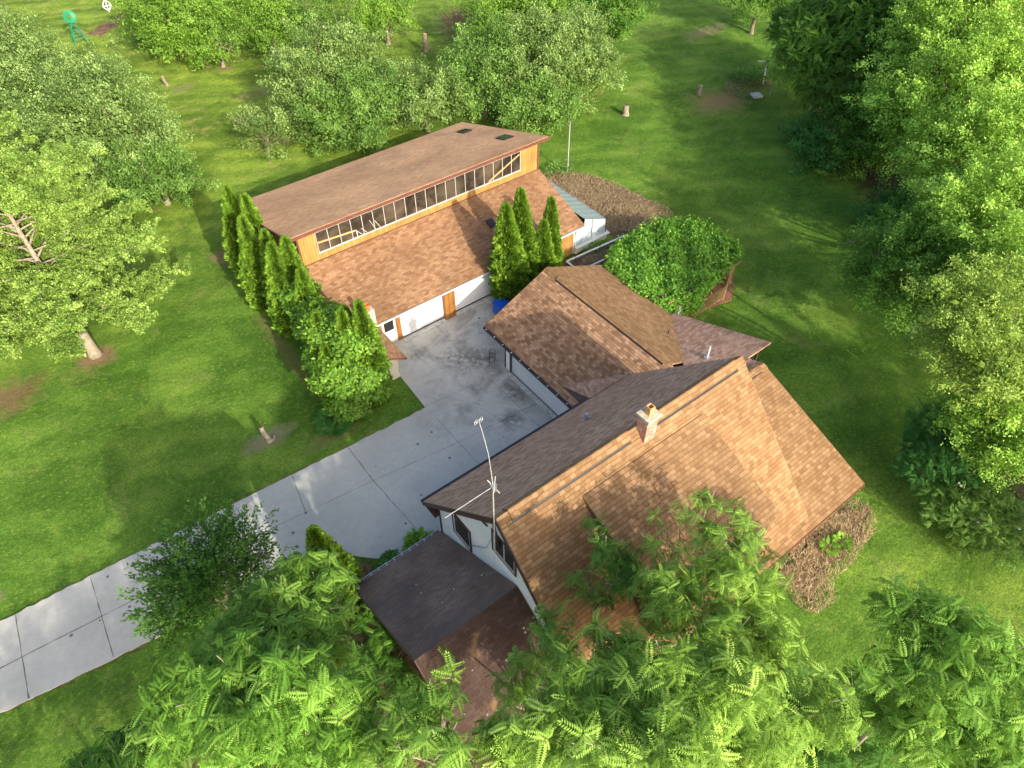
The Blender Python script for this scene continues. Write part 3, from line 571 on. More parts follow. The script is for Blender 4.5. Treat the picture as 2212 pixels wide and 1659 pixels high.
# shed dormer over the front slope
DX0, DX1, DY0, DZ0, DY1, DZ1 = 11.2, 18.0, 10.1, 9.27, 5.35, 7.35
mz = lambda y: RZ - (RY - y) * (RZ - FZ) / (RY - FY)
b = MB(); b.slab([(DX0, DY1, DZ1), (DX1, DY1, DZ1), (DX1, DY0, DZ0), (DX0, DY0, DZ0)], .15); dm = b.build('dormer_roof', M['shingle_house'], house)
b = MB()
for x in (DX0 + .1, DX1 - .2): b.slab([(x, DY0 - .1, DZ0 - .12), (x, 5.55, 7.3), (x, 5.55, mz(5.55) - .1)], .1, (1, 0, 0))
b.box(DX0 + .2, DX1 - .2, 5.56, 5.66, 4.3, 7.28); b.build('dormer_wall', M['brown_trim'], house)
# low right-hand section with its own ridge
SX1, SRY, SRZ, SFY, SFZ, SBY, SBZ = 26.35, 12.25, 5.30, 4.95, 2.52, 19.85, 2.48
q = (SRZ - SFZ) / (SRY - SFY); q2 = (SRZ - SBZ) / (SBY - SRY)
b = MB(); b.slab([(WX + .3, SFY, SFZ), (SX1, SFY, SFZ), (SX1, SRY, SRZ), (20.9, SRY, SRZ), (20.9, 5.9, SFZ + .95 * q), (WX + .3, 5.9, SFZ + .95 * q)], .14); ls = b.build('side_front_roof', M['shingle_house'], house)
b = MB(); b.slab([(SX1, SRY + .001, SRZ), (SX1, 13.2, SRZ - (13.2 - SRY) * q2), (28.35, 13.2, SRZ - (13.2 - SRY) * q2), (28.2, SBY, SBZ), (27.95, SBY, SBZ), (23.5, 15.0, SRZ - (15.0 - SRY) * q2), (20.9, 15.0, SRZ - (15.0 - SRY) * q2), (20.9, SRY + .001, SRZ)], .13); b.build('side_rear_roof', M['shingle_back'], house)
cap(21.35, 25.9, ls, SRY, SRZ, .3, .38, .09); cap(25.9, SX1, ls, SRY, SRZ, .3, .38, .03)
b = MB(); b.box(WX + .3, SX1, SFY - .05, SFY - .01, SFZ - .2, SFZ - .03); b.slab([(SX1 + .005, SFY, SFZ - .02), (SX1 + .005, SRY, SRZ - .02), (SX1 + .005, SRY, SRZ - .22), (SX1 + .005, SFY, SFZ - .22)], .03, (1, 0, 0)); b.build('side_fascia', M['red_brown_trim'], house)
for x, y in ((27.9, 13.5), (27.9, 19.4)): b = MB(); b.box(x, x + .12, y, y + .12, 0, 2.4 if y > 15 else 4.7); b.build('porch_post', M['brown_trim'], house)
# garage wing
GX0, GX1, GXR, GZ0, GZR, GY = 18.05, 27.95, 22.95, 2.46, 4.66, 26.22
gs = (GZR - GZ0) / (GXR - GX0); yv = lambda z: EY + .0 - (z - EZ) * (EY - RY) / (RZ - EZ)
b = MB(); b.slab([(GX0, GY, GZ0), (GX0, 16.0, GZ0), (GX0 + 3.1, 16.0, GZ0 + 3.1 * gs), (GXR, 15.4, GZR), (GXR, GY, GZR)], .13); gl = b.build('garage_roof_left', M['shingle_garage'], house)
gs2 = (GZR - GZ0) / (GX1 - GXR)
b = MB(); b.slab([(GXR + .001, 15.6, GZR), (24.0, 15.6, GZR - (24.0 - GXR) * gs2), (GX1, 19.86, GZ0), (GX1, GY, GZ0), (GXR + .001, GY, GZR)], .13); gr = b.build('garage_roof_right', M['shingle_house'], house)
def capy(y0, y1, par, lift):
    b = MB(); n = int((y1 - y0) / .22); dx = .28
    for i in range(n):
        a = y0 + (y1 - y0) * i / n; c = y0 + (y1 - y0) * (i + 1) / n + .015; z = GZR + lift + (i % 2) * .004
        b.slab([(GXR - dx, c, z - dx * gs), (GXR - dx, a, z - dx * gs), (GXR, a, z), (GXR, c, z)], .035); b.slab([(GXR + dx, a, z - dx * gs2), (GXR + dx, c, z - dx * gs2), (GXR + .001, c, z), (GXR + .001, a, z)], .035)
    o = b.build('ridge_cap', M['shingle_house'], par)
    if lift > .05: e = dx + .045; q = MB(); q.slab([(GXR - e, y1, GZR + .05 - e * gs), (GXR - e, y0, GZR + .05 - e * gs), (GXR, y0, GZR + .05), (GXR, y1, GZR + .05)], .03); q.build('ridge_vent', M['dark'], o)  # black strip doubles as painted shadow gap below the garage cap
capy(15.9, 25.0, gl, .09); capy(25.0, GY, gl, .02)
# small cricket where the yard roof meets the garage roof
b = MB(); P0 = (18.45, 19.3, 2.46 + .4 * gs + .02); P1 = (18.95, 16.9, 3.15); P2 = (21.2, 16.9, 3.95); b.slab([P0, P1, P2], .05); b.build('cricket', M['shingle_back'], house)
b = MB(); b.slab([(18.45, 19.3, 2.68), (18.4, 16.9, 2.62), (18.93, 16.9, 3.13)], .05); b.build('cricket_flashing', M['brown_trim'], house)
b = MB(); b.box(GX0 - .05, GX0 - .01, 16.0, GY, GZ0 - .22, GZ0 - .02); b.box(GX1 + .01, GX1 + .05, 19.9, GY, GZ0 - .22, GZ0 - .02)
b.slab([(GX0, GY + .01, GZ0 - .02), (GXR, GY + .01, GZR - .02), (GXR, GY + .01, GZR - .2), (GX0, GY + .01, GZ0 - .2)], .03, (0, 1, 0)); b.slab([(GX1, GY + .01, GZ0 - .02), (GXR + .001, GY + .01, GZR - .02), (GXR + .001, GY + .01, GZR - .2), (GX1, GY + .01, GZ0 - .2)], .03, (0, 1, 0)); b.build('garage_fascia', M['brown_trim'], house)
b = MB(); b.box(GX0 - .16, GX0 - .055, 17.0, GY - .02, GZ0 - .17, GZ0 - .05); ggo = b.build('garage_gutter', M['dark'], house)
for i in range(11): y = 17.4 + i * .85; b = MB(); b.box(GX0 - .17, GX0 - .03, y, y + .035, GZ0 - .048, GZ0 - .03); b.build('gutter_strap', M['white_trim'], ggo)
b = MB(); b.box(18.3, 18.42, 23.98, 24.5, 0, 2.4); b.box(18.3, 18.42, 16.0, 17.0, 0, 2.4); b.box(18.3, 18.42, 17.0, 23.85, 2.12, 2.4)
b.slab([(18.3, 24.5, 0), (26.0, 24.5, 0), (26.0, 24.5, 3.2), (GXR, 24.5, 4.45), (18.3, 24.5, 2.45)], .12, (0, -1, 0)); b.box(25.9, 26.0, 18.9, 24.38, 0, 3.1); b.build('garage_wall', M['white_wall'], house)
b = MB(); b.box(18.36, 18.41, 17.0, 23.85, .04, 2.12); gd = b.build('garage_door', M['white_door'], house)
b = MB(); b.box(18.28, 18.32, 23.85, 23.98, 0, 2.2); b.box(18.28, 18.32, 16.9, 17.0, 0, 2.2); b.box(18.33, 18.36, 17.0, 23.85, .03, .07); b.build('door_frame', M['brown_trim'], house)
# brick chimney
b = MB(); b.box(14.7, 15.3, 10.36, 10.9, 8.9, 10.85); ch = b.build('chimney', M['brick'], house)
b = MB(); b.box(14.62, 15.38, 10.27, 10.99, 10.851, 10.98); b.build('cap_slab', M['conc_cap'], ch, bevel=.02)
b = MB(); b.box(14.86, 15.12, 10.5, 10.53, 10.98, 11.42); b.box(14.86, 15.12, 10.73, 10.76, 10.98, 11.42); b.box(14.86, 14.89, 10.53, 10.73, 10.98, 11.42); b.box(15.09, 15.12, 10.53, 10.73, 10.98, 11.42); b.box(14.89, 15.09, 10.53, 10.73, 10.98, 11.1); b.build('flue', M['clay'], ch)
# roof vents
yy = 14.6; zc = EZ + (EY - yy) * (RZ - EZ) / (EY - RY)
b = MB(); b.slab([(15.45, yy + .22, zc - .2), (15.45, yy - .2, zc + .24), (15.95, yy - .2, zc + .24), (15.95, yy + .22, zc - .2)][::-1], .02); v = b.build('vent_flashing', M['metal'], house); b = MB(); b.tube([(15.7, yy, zc), (15.7, yy, zc + .42)], .1, 10); b.build('vent_pipe', M['metal'], v)
b = MB(); b.tube([(25.2, 14.9, 4.2), (25.2, 14.9, 5.15)], .045, 8); v = b.build('vent_pipe', M['white_trim'], house); b = MB(); b.box(25.02, 25.38, 14.75, 15.05, 4.2, 4.38); b.build('vent_flashing', M['metal'], v)
b = MB(); b.tube([(25.6, 18.1, 3.45), (25.6, 18.1, 3.75)], .03, 6); b.build('vent_pipe', M['dark'], house)

# carport / side building
cp = empty('carport', (5.5, 13, 0), 'blackened and mossy gable-roofed side building with a gutter, joined to the white gable wall', 'carport')
CX0, CEY, CEZ, CRY, CRZ = 3.13, 16.0, 2.12, 9.98, 5.98
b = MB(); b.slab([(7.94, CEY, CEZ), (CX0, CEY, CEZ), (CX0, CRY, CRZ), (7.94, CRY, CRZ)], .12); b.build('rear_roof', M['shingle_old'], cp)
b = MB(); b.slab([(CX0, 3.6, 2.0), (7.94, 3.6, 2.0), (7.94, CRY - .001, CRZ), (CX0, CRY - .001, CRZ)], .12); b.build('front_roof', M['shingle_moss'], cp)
b = MB(); b.box(CX0, 7.94, CEY + .01, CEY + .03, CEZ - .2, CEZ - .03); b.slab([(CX0 - .03, CEY, CEZ - .02), (CX0 - .03, CRY, CRZ - .02), (CX0 - .03, 3.6, 1.98), (CX0 - .03, 3.6, 1.8), (CX0 - .03, CRY, CRZ - .22), (CX0 - .03, CEY, CEZ - .2)], .03, (1, 0, 0)); b.build('fascia', M['brown_trim'], cp)
b = MB(); b.box(CX0 - .1, 7.9, CEY + .04, CEY + .16, CEZ - .15, CEZ - .06); g = b.build('gutter', M['brown_trim'], cp)
b = MB(); b.box(CX0 - .1, 7.9, CEY + .125, CEY + .165, CEZ - .06, CEZ - .035); b.box(CX0 - .1, 7.9, CEY + .04, CEY + .06, CEZ - .06, CEZ - .03)
for i in range(12): x = CX0 + .1 + i * .42; b.box(x, x + .06, CEY - .04, CEY + .17, CEZ - .035, CEZ + .005)
b.build('gutter_clip', M['metal'], g)
for x, y, z in ((3.4, 15.6, 2.1), (3.4, 4.2, 2.2), (7.6, 15.6, 2.1)): b = MB(); b.box(x, x + .14, y - .07, y + .07, 0, z); b.build('post', M['brown_trim'], cp)
b = MB(); b.slab([(3.9, 4.4, 0), (3.9, 15.2, 0), (3.9, 15.2, 2.3), (3.9, CRY, 5.5), (3.9, 4.4, 2.4)], .1, (1, 0, 0)); b.box(4.0, 7.9, 15.1, 15.2, 0, 2.4); b.box(4.0, 7.9, 4.4, 4.5, 0, 2.3); b.build('wall', M['dark'], cp)  # black colour stands in for the shade under the carport roof
b = MB(); r_ = random.Random(4)
for i in range(18):
    x = r_.uniform(3.5, 7.6); y = r_.uniform(4.5, 9.6); z = 2.0 + (y - 3.6) * (CRZ - 2.0) / (CRY - 3.6); a = r_.uniform(.02, .05); b.tube([(x, y, z - .02), (x, y - .005, z + .015)], a, 8)
for i in range(5):
    x = r_.uniform(4, 7.4); y = r_.uniform(11, 14.5); z = CRZ - (y - CRY) * (CRZ - CEZ) / (CEY - CRY); b.tube([(x, y, z - .02), (x, y, z + .012)], .035, 7)
tag(b.build('lichen', M['stone'], cp), kind='stuff')
b = MB(); b.beam((2.0, 12.0, 1.6), (3.9, 12.05, 1.6), .1, .08); b.build('rail', M['brown_trim'], cp)

# television antenna on the gable
an = empty('antenna', (7.58, 10.9, 7.0), 'tall bent television antenna mast with a side boom at the gable peak', 'antenna')
b = MB(); b.tube([(7.58, 10.92, 6.9), (7.58, 10.9, 12.3)], .022, 6); b.build('mast', M['alu'], an)
b = MB(); b.tube([(7.6, 10.9, 11.9), (7.6, 10.95, 12.6), (7.58, 11.08, 13.9), (7.55, 11.35, 14.9), (7.53, 11.48, 15.3)], [.017, .015, .012, .01, .007], 5); b.build('whip', M['alu'], an)
b = MB(); b.beam((7.75, 10.9, 12.28), (5.63, 10.92, 12.2), .018); b.beam((7.5, 10.75, 12.15), (7.75, 10.97, 12.65), .02); b.beam((7.5, 11.1, 12.5), (7.75, 10.75, 11.9), .025); b.build('boom', M['alu'], an)
b = MB(); b.box(7.5, 7.68, 10.82, 10.98, 12.05, 12.35); b.build('clamp', M['metal'], an)
b = MB()
for s in (-1, 1):
    c0 = Vector((7.53 + s * .10, 11.48, 15.25)); pts = [c0 + Vector((math.cos(t) * .09, .04 * math.cos(t), math.sin(t) * .09)) for t in [2 * math.pi * i / 12 for i in range(13)]]; b.tube(pts, .006, 4, False)
b.build('loop', M['alu'], an)
b = MB(); b.tube([(7.58, 10.95, 10.2), (7.75, 11.3, 8.2), (7.9, 12.0, 6.2), (7.94, 13.0, 4.9), (7.94, 13.25, 4.6)], .012, 4); b.build('cable', M['dark'], an)

TREES = [
 ('apple_tree', 'broad', 'pale green bushy tree behind the tall tree with the bare grey trunk', 'tree', 'apple trees of the orchard lawn', 'pale', 1.0, (6.5, 64.1), [[7.13, 64.75, 4.5, 4.47], [3.61, 61.67, 4.5, 4.27], [7.63, 59.74, 4, 3.75], [8.64, 70.64, 4.5, 2.54], [3.6, 69.79, 4, 3.0], [8.28, 57.86, 3, 2.6]]),
 ('apple_tree', 'broad', 'low dark green tree between the tall bare-topped tree and the orchard lawn', 'tree', 'apple trees of the orchard lawn', 'mid', 1.0, (7.7, 55.8), [[8.3, 56.29, 2.5, 2.34], [9.11, 55.42, 2, 1.91], [6.76, 54.93, 2.5, 2.5], [6.73, 56.44, 3, 2.12]]),
 ('apple_tree', 'broad', 'green tree cut by the left edge of the photo, just below the green windmill', 'tree', 'apple trees of the orchard lawn', 'pale', 1.0, (2.8, 78.2), [[4.14, 86.25, 4.5, 3.62], [2.85, 78.07, 4.5, 4.41], [1.95, 73.44, 3.5, 3.14], [0.27, 71.54, 3.5, 3.07], [5.0, 81.91, 3.5, 1.73]]),
 ('apple_tree', 'broad', 'widest orchard tree at the top, spreading right of the green windmill', 'tree', 'apple trees of the orchard lawn', 'light', 1.0, (19.2, 83.4), [[20.15, 83.05, 3.8, 4.49], [17.58, 85.51, 3.2, 3.36], [21.8, 80.68, 3.2, 2.94], [17.94, 81.7, 2.4, 2.65], [20.32, 79.01, 2.2, 2.31], [17.59, 90.34, 3, 2.25]]),
 ('apple_tree', 'broad', 'thin little orchard tree with bare grey twigs and a leaning trunk', 'tree', 'apple trees of the orchard lawn', 'mid', 0.35, (21.3, 78.0), [[21.76, 77.71, 2.4, 1.71], [23.08, 78.38, 2.2, 1.27], [20.59, 77.96, 2, 1.14]]),
 ('apple_tree', 'broad', 'bright green drooping tree between the widest orchard tree and the thin trunks', 'tree', 'apple trees of the orchard lawn', 'light', 1.0, (27.3, 78.0), [[27.95, 79.73, 3.5, 3.56], [25.81, 77.27, 2.6, 2.42], [28.0, 77.02, 2.4, 2.2]]),
 ('apple_tree', 'broad', 'sparse yellowish tree left of the pale bare trunk at the top', 'tree', 'apple trees of the orchard lawn', 'mid', 0.6, (31.7, 76.3), [[32.6, 77.47, 3.6, 2.95], [32.18, 74.84, 2.8, 2.01], [30.45, 76.59, 2.2, 1.75]]),
 ('apple_tree', 'broad', 'see-through yellow-green tree with a long pale bare trunk at the top', 'tree', 'apple trees of the orchard lawn', 'light', 0.5, (33.9, 73.5), [[34.5, 73.62, 3.8, 2.75], [34.31, 71.6, 2.8, 1.69], [32.8, 73.09, 2.8, 1.59]]),
 ('apple_tree', 'broad', 'yellow-green tree at the top beside the first standing dead stump', 'tree', 'apple trees of the orchard lawn', 'light', 0.7, (38.3, 72.4), [[38.65, 73.53, 3.4, 2.63], [36.43, 71.44, 2.6, 1.99], [39.76, 72.15, 2.6, 1.63]]),
 ('apple_tree', 'broad', 'tallest round tree of the clump behind the barn', 'tree', 'apple trees of the orchard lawn', 'pale', 1.0, (25.9, 60.8), [[25.41, 61.92, 4.5, 3.85], [22.41, 60.83, 3.8, 2.91], [28.71, 62.83, 4.2, 2.72], [29.01, 59.96, 3.8, 2.89], [23.83, 58.5, 3.2, 3.46]]),
 ('apple_tree', 'broad', 'tree with hanging branches touching the barn roof edge', 'tree', 'apple trees of the orchard lawn', 'mid', 1.0, (24.9, 54.8), [[25.15, 55.81, 3.2, 3.15], [22.25, 55.79, 2.4, 2.67], [25.25, 52.96, 2.4, 2.1], [28.69, 55.36, 3.4, 2.51], [23.18, 53.94, 1.8, 1.54]]),
 ('apple_tree', 'broad', 'grey-green tree just left of the barn roof peak', 'tree', 'apple trees of the orchard lawn', 'pale', 1.0, (31.0, 53.1), [[31.68, 53.09, 3.6, 2.26], [32.06, 51.54, 2.8, 1.88], [29.6, 52.3, 2.6, 1.87], [30.71, 55.51, 3.2, 1.85]]),
 ('apple_tree', 'broad', 'small sparse tree with a grey dead branch on the lawn left of the barn', 'tree', 'apple trees of the orchard lawn', 'pale', 0.6, (17.3, 58.0), [[19.09, 59.28, 2.4, 1.93], [17.37, 57.87, 1.6, 1.71], [18.99, 57.64, 1.6, 1.53], [17.64, 60.82, 1.8, 1.31]]),
 ('apple_tree', 'broad', 'leafy tree right behind the highest corner of the barn roof', 'tree', 'apple trees of the orchard lawn', 'mid', 1.0, (36.9, 52.2), [[38.56, 54.03, 4.6, 3.34], [35.48, 51.97, 4, 2.75], [37.08, 50.64, 3.4, 2.98], [39.62, 51.87, 4.2, 2.83]]),
 ('apple_tree', 'broad', 'broad silvery green tree in the middle of the clump behind the barn corner', 'tree', 'apple trees of the orchard lawn', 'pale', 1.0, (42.0, 50.5), [[42.31, 51.82, 4.8, 3.6], [41.1, 48.27, 4.2, 3.45], [38.8, 49.42, 4, 2.74], [45.72, 52.51, 4.6, 2.98]]),
 ('apple_tree', 'broad', 'low dark tree nearest the white pole, behind the barn corner', 'tree', 'apple trees of the orchard lawn', 'mid', 1.0, (39.7, 47.9), [[38.58, 47.11, 3, 2.91], [39.58, 45.67, 2.4, 2.24], [36.72, 46.74, 2.2, 1.99], [42.16, 47.11, 2.4, 1.86]]),
 ('apple_tree', 'broad', 'pale tree on the right side of the clump beside the open lawn', 'tree', 'apple trees of the orchard lawn', 'pale', 1.0, (46.7, 49.5), [[46.59, 49.77, 4.4, 3.03], [46.21, 47.26, 3.4, 2.15], [44.01, 47.71, 3.4, 2.36], [50.04, 53.31, 4.2, 2.34]]),
 ('apple_tree', 'broad', 'bright green tree at the top of the picture behind the clump', 'tree', 'apple trees of the orchard lawn', 'light', 1.0, (47.1, 61.4), [[45.69, 62.16, 4.6, 2.99], [48.78, 62.22, 4.6, 3.06], [43.59, 61.77, 3.6, 1.88], [50.24, 59.37, 4.4, 3.02]]),
 ('shade_tree', 'broad', 'green tree with a tall bare brown trunk at the top of the lawn', 'tree', None, 'dark', 1.0, (56.3, 55.7), [[55.2, 54.21, 5, 2.72], [54.92, 56.67, 4.6, 2.5], [57.32, 53.92, 4.4, 1.55], [54.18, 52.95, 3.8, 1.61]]),
 ('bare_bush', 'twig', 'reddish brown leafless bush among the orchard trees', 'bush', None, 'red', 1.0, (45.9, 69.0), [[44.8, 68.38, 1.6, 1.97], [46.92, 69.61, 1.5, 1.48]]),
 ('woodland_tree', 'broad', 'dark tree tip at the top edge above the open lawn', 'tree', 'woodland trees along the right edge of the lawn', 'dark', 1.0, (72.8, 49.5), [[71.67, 49.09, 5, 3.02], [72.17, 51.42, 5, 2.46], [74.64, 47.96, 4, 2.47]]),
 ('woodland_tree', 'compound', 'dark feathery-leaved tree at the far top right of the lawn', 'tree', 'woodland trees along the right edge of the lawn', 'dark', 1.0, (62.4, 33.0), [[64.28, 35.79, 7, 4.13], [59.14, 33.9, 6, 3.15], [60.43, 29.64, 5.5, 4.09], [63.71, 31.51, 8, 4.49], [59.01, 30.39, 4, 2.63], [65.55, 40.16, 5, 2.44], [65.02, 29.67, 9, 3.99]]),
 ('round_shrub', 'broad', 'rounded clipped-looking green shrub at the woodland edge', 'shrub', None, 'dark', 1.0, (56.8, 25.2), [[55.72, 25.19, 1.9, 2.18], [56.33, 23.74, 1.7, 1.72], [58.46, 26.77, 1.8, 1.89]]),
 ('dark_shrub', 'broad', 'very dark low shrub left of the rounded green shrub', 'shrub', None, 'deep', 1.0, (55.1, 28.8), [[55.01, 28.81, 1.2, 1.94], [53.55, 26.96, 1.0, 1.62], [56.59, 30.64, 1.0, 1.42]]),
 ('woodland_tree', 'broad', 'shaded tree behind the rounded shrub', 'tree', 'woodland trees along the right edge of the lawn', 'dark', 1.0, (58.8, 25.4), [[59.18, 25.94, 4, 3.75], [57.5, 22.52, 3.5, 3.17], [59.72, 27.87, 3.5, 2.39]]),
 ('woodland_tree', 'broad', 'largest pale green maple at the top right with a leaning trunk', 'tree', 'woodland trees along the right edge of the lawn', 'fresh', 1.0, (60.5, 12.7), [[59.92, 24.13, 9, 4.56], [63.95, 23.56, 11, 5.69], [55.18, 22.29, 7, 3.43], [54.51, 18.5, 9, 4.95], [57.9, 17.64, 11, 4.26], [50.05, 13.85, 9, 3.78], [50.65, 16.37, 7, 3.32], [52.69, 18.96, 5.5, 2.27], [56.43, 24.25, 7, 1.98]]),
 ('woodland_tree', 'broad', 'middle maple on the right edge below the largest one', 'tree', 'woodland trees along the right edge of the lawn', 'fresh', 1.0, (51.0, 8.0), [[42.46, 9.93, 9, 3.28], [41.88, 11.04, 8, 3.13], [38.7, 6.98, 9, 2.73], [47.48, 14.01, 6.5, 2.59], [44.51, 9.36, 10, 3.02]]),
 ('woodland_tree', 'broad', 'dark maple leaning out over the lawn with bare twigs at its tip', 'tree', 'woodland trees along the right edge of the lawn', 'dark', 1.0, (46.0, 7.1), [[39.32, 12.43, 6, 2.75], [37.83, 12.91, 5, 1.92], [41.18, 12.19, 7, 2.31], [38.48, 10.24, 5, 2.24], [38.73, 9.63, 7, 2.5], [40.96, 14.61, 5, 1.36]]),
 ('woodland_tree', 'broad', 'maple with sunlit yellow leaves on the right edge', 'tree', 'woodland trees along the right edge of the lawn', 'yellow', 1.0, (37.2, 0.1), [[31.99, 6.59, 10, 2.23], [32.12, 4.88, 10, 2.09], [30.86, 6.39, 9, 1.17], [29.7, 4.0, 9.5, 1.74], [35.07, 5.48, 10, 1.94], [30.79, 3.04, 9, 1.54]]),
 ('woodland_tree', 'broad', 'green tree directly below the yellow maple', 'tree', 'woodland trees along the right edge of the lawn', 'fresh', 1.0, (36.3, 2.8), [[31.24, 2.58, 6.5, 2.01], [31.59, 4.12, 5.5, 1.24], [30.51, 0.86, 6, 1.6], [30.9, 1.85, 5, 1.37]]),
 ('dark_shrub', 'compound', 'big blue-green shrub at the lower woodland edge', 'shrub', None, 'deep', 1.0, (31.2, 3.8), [[32.25, 4.26, 3, 1.88], [30.06, 3.64, 2.2, 1.41], [31.01, 2.55, 3, 1.84], [31.68, 4.68, 1.8, 1.02]]),
 ('flowering_shrub', 'compound', 'light green shrub with white flower heads at the lower right', 'shrub', None, 'mid', 1.0, (29.9, 0.2), [[29.55, 1.58, 1.7, 1.55], [30.03, 0.3, 2, 1.83], [30.03, -1.2, 1.8, 1.7], [29.86, 0.03, 1.2, 1.57]]),
 ('dark_shrub', 'broad', 'dark undergrowth shrub in the notch of the woodland edge', 'shrub', None, 'deep', 1.0, (50.6, 17.9), [[49.57, 18.9, 1.2, 1.63], [51.99, 18.64, 1.6, 1.89], [51.57, 16.64, 2, 2.06], [49.12, 17.35, 1, 1.13]]),
 ('juniper', 'needle', 'spiky dark juniper overhanging the left driveway', 'juniper', None, 'juniper', 1.0, (-1.8, 19.5), [[-1.33, 20.33, 4.2, 1.72], [-3.38, 19.53, 3.6, 1.38], [-0.01, 20.04, 4, 1.03], [-2.44, 20.73, 3.6, 1.17], [-1.96, 18.36, 4.6, 1.76], [0.28, 19.06, 3.4, 0.69], [-3.74, 18.25, 3.6, 1.13]]),
 ('foreground_tree', 'ail', 'feathery tree between the juniper and the brown carport', 'tree', 'compound leaved trees in the foreground', 'ailm', 1.35, (0.4, 13.3), [[0.71, 14.21, 8, 1.48], [1.88, 13.54, 8, 0.96], [-0.55, 13.84, 8, 1.38], [-1.73, 13.9, 8, 1.11], [0.95, 12.47, 8, 1.35], [-0.15, 12.06, 8, 1.61], [0.75, 11.42, 7.5, 0.9], [1.91, 14.35, 8, 0.78], [0.15, 13.95, 8.4, 1.09]]),
 ('foreground_tree', 'ail', 'brightest yellow-green tree at the bottom left', 'tree', 'compound leaved trees in the foreground', 'ailb', 1.3, (-1.3, 9.6), [[-3.0, 11.82, 10, 1.59], [-1.78, 11.18, 10.5, 1.45], [-0.88, 9.6, 11, 1.46], [-0.11, 8.91, 10, 1.34], [0.93, 8.66, 9.5, 0.88], [-2.2, 9.21, 10.5, 1.72], [-3.85, 11.16, 9.5, 1.35], [-1.03, 8.01, 10, 1.4], [0.23, 7.86, 9, 1.13]]),
 ('foreground_bush', 'ail', 'low dark growth at the bottom edge left of the bright tree', 'bush', None, 'aild', 1.0, (-7.4, 14.9), [[-7.46, 14.86, 3, 1.33], [-6.14, 14.45, 3.6, 1.08], [-8.69, 15.45, 2.5, 0.92]]),
 ('foreground_tree', 'ail', 'slender young tree rising in front of the shaded carport end', 'tree', 'compound leaved trees in the foreground', 'ailm', 1.0, (2.1, 6.5), [[3.02, 7.35, 10.8, 0.45], [2.36, 6.85, 10.8, 0.67], [2.81, 6.67, 10.8, 0.37], [1.52, 6.39, 10.8, 0.89], [1.99, 5.4, 11.3, 0.79], [0.77, 6.53, 10.3, 0.83]]),
 ('foreground_tree', 'ails', 'small-crowned tree in front of the lower end of the white gable wall', 'tree', 'compound leaved trees in the foreground', 'ailm', 1.0, (5.8, 6.2), [[6.7, 6.64, 10.2, 0.76], [6.45, 5.89, 10.2, 0.81], [5.52, 6.11, 9.7, 0.79], [4.71, 6.02, 9.7, 0.71]]),
 ('foreground_tree', 'ail', 'largest leafy tree at the bottom centre', 'tree', 'compound leaved trees in the foreground', 'ailb2', 1.25, (7.2, 2.4), [[7.04, 4.11, 12.2, 1.07], [5.72, 4.0, 12.2, 1.19], [6.95, 2.78, 13.2, 1.41], [8.11, 1.59, 13.2, 1.43], [6.43, 1.44, 13.7, 1.42], [5.37, 2.61, 12.7, 1.48], [4.41, 3.99, 11.7, 1.27], [8.47, 0.36, 12.7, 1.26], [3.26, 4.78, 10.7, 1.03], [5.6, 3.2, 9.6, 1.4], [7.0, 2.8, 10.0, 1.5], [4.4, 4.0, 9.0, 1.2], [6.5, 2.3, 8.6, 1.3], [8.6, 2.6, 8.6, 1.5], [10.0, 1.5, 9.0, 1.6], [11.2, 1.6, 7.5, 1.4], [9.0, 0.4, 11.0, 1.5], [10.4, -0.2, 12.4, 1.1], [8.3, 1.0, 13.2, 1.0]]),  # includes hidden lower lobes added to shade the roof and driveway
 ('foreground_tree', 'ails', 'bushy tree hiding the front porch of the house', 'tree', 'compound leaved trees in the foreground', 'ailb2', 1.5, (10.8, 3.5), [[10.76, 4.95, 10.8, 1.0], [11.68, 4.13, 11.3, 1.2], [12.79, 3.31, 10.6, 0.87], [11.79, 2.21, 10.8, 1.05], [10.28, 2.92, 11.3, 1.32], [9.37, 4.35, 11.3, 0.92], [10.16, 5.62, 10.8, 0.72], [11.35, 1.34, 10.3, 0.9], [9.23, 3.0, 11, 0.92]]),
 ('foreground_tree', 'ails', 'narrow tree top in front of the dark dormer edge of the roof', 'tree', 'compound leaved trees in the foreground', 'aild', 1.0, (9.8, 7.3), [[10.28, 8.38, 10.2, 0.51], [10.01, 7.57, 10, 0.71], [9.72, 6.72, 9.6, 0.81], [8.75, 7.39, 9.2, 0.59], [10.72, 7.07, 9.6, 0.62], [9.03, 6.63, 9.2, 0.59]]),
 ('foreground_tree', 'ails', 'arching tree top spread over the sunlit house roof', 'tree', 'compound leaved trees in the foreground', 'ailm', 1.0, (13.4, 5.7), [[11.74, 6.87, 10.4, 0.48], [12.75, 6.77, 10.6, 0.51], [13.97, 6.56, 10.6, 0.6], [14.52, 5.68, 10.4, 0.6], [14.45, 4.93, 10.2, 0.53], [13.27, 5.61, 10.2, 0.73], [11.62, 6.22, 10, 0.72], [13.6, 4.58, 10, 0.79], [14.48, 3.94, 9.6, 0.5]]),
 ('foreground_tree', 'ail', 'wind-swept bright tree filling the bottom right corner', 'tree', 'compound leaved trees in the foreground', 'ailb', 1.0, (14.9, -1.8), [[15.16, 0.16, 11.5, 0.85], [15.65, -0.77, 11.5, 1.12], [15.6, -1.96, 11.8, 1.36], [14.17, -0.98, 11, 1.26], [14.75, -2.11, 11, 1.63], [15.55, -3.23, 11, 1.66], [13.97, -2.41, 9.5, 1.5], [14.68, -3.77, 9.5, 1.71], [14.56, -1.55, 7, 1.06]]),
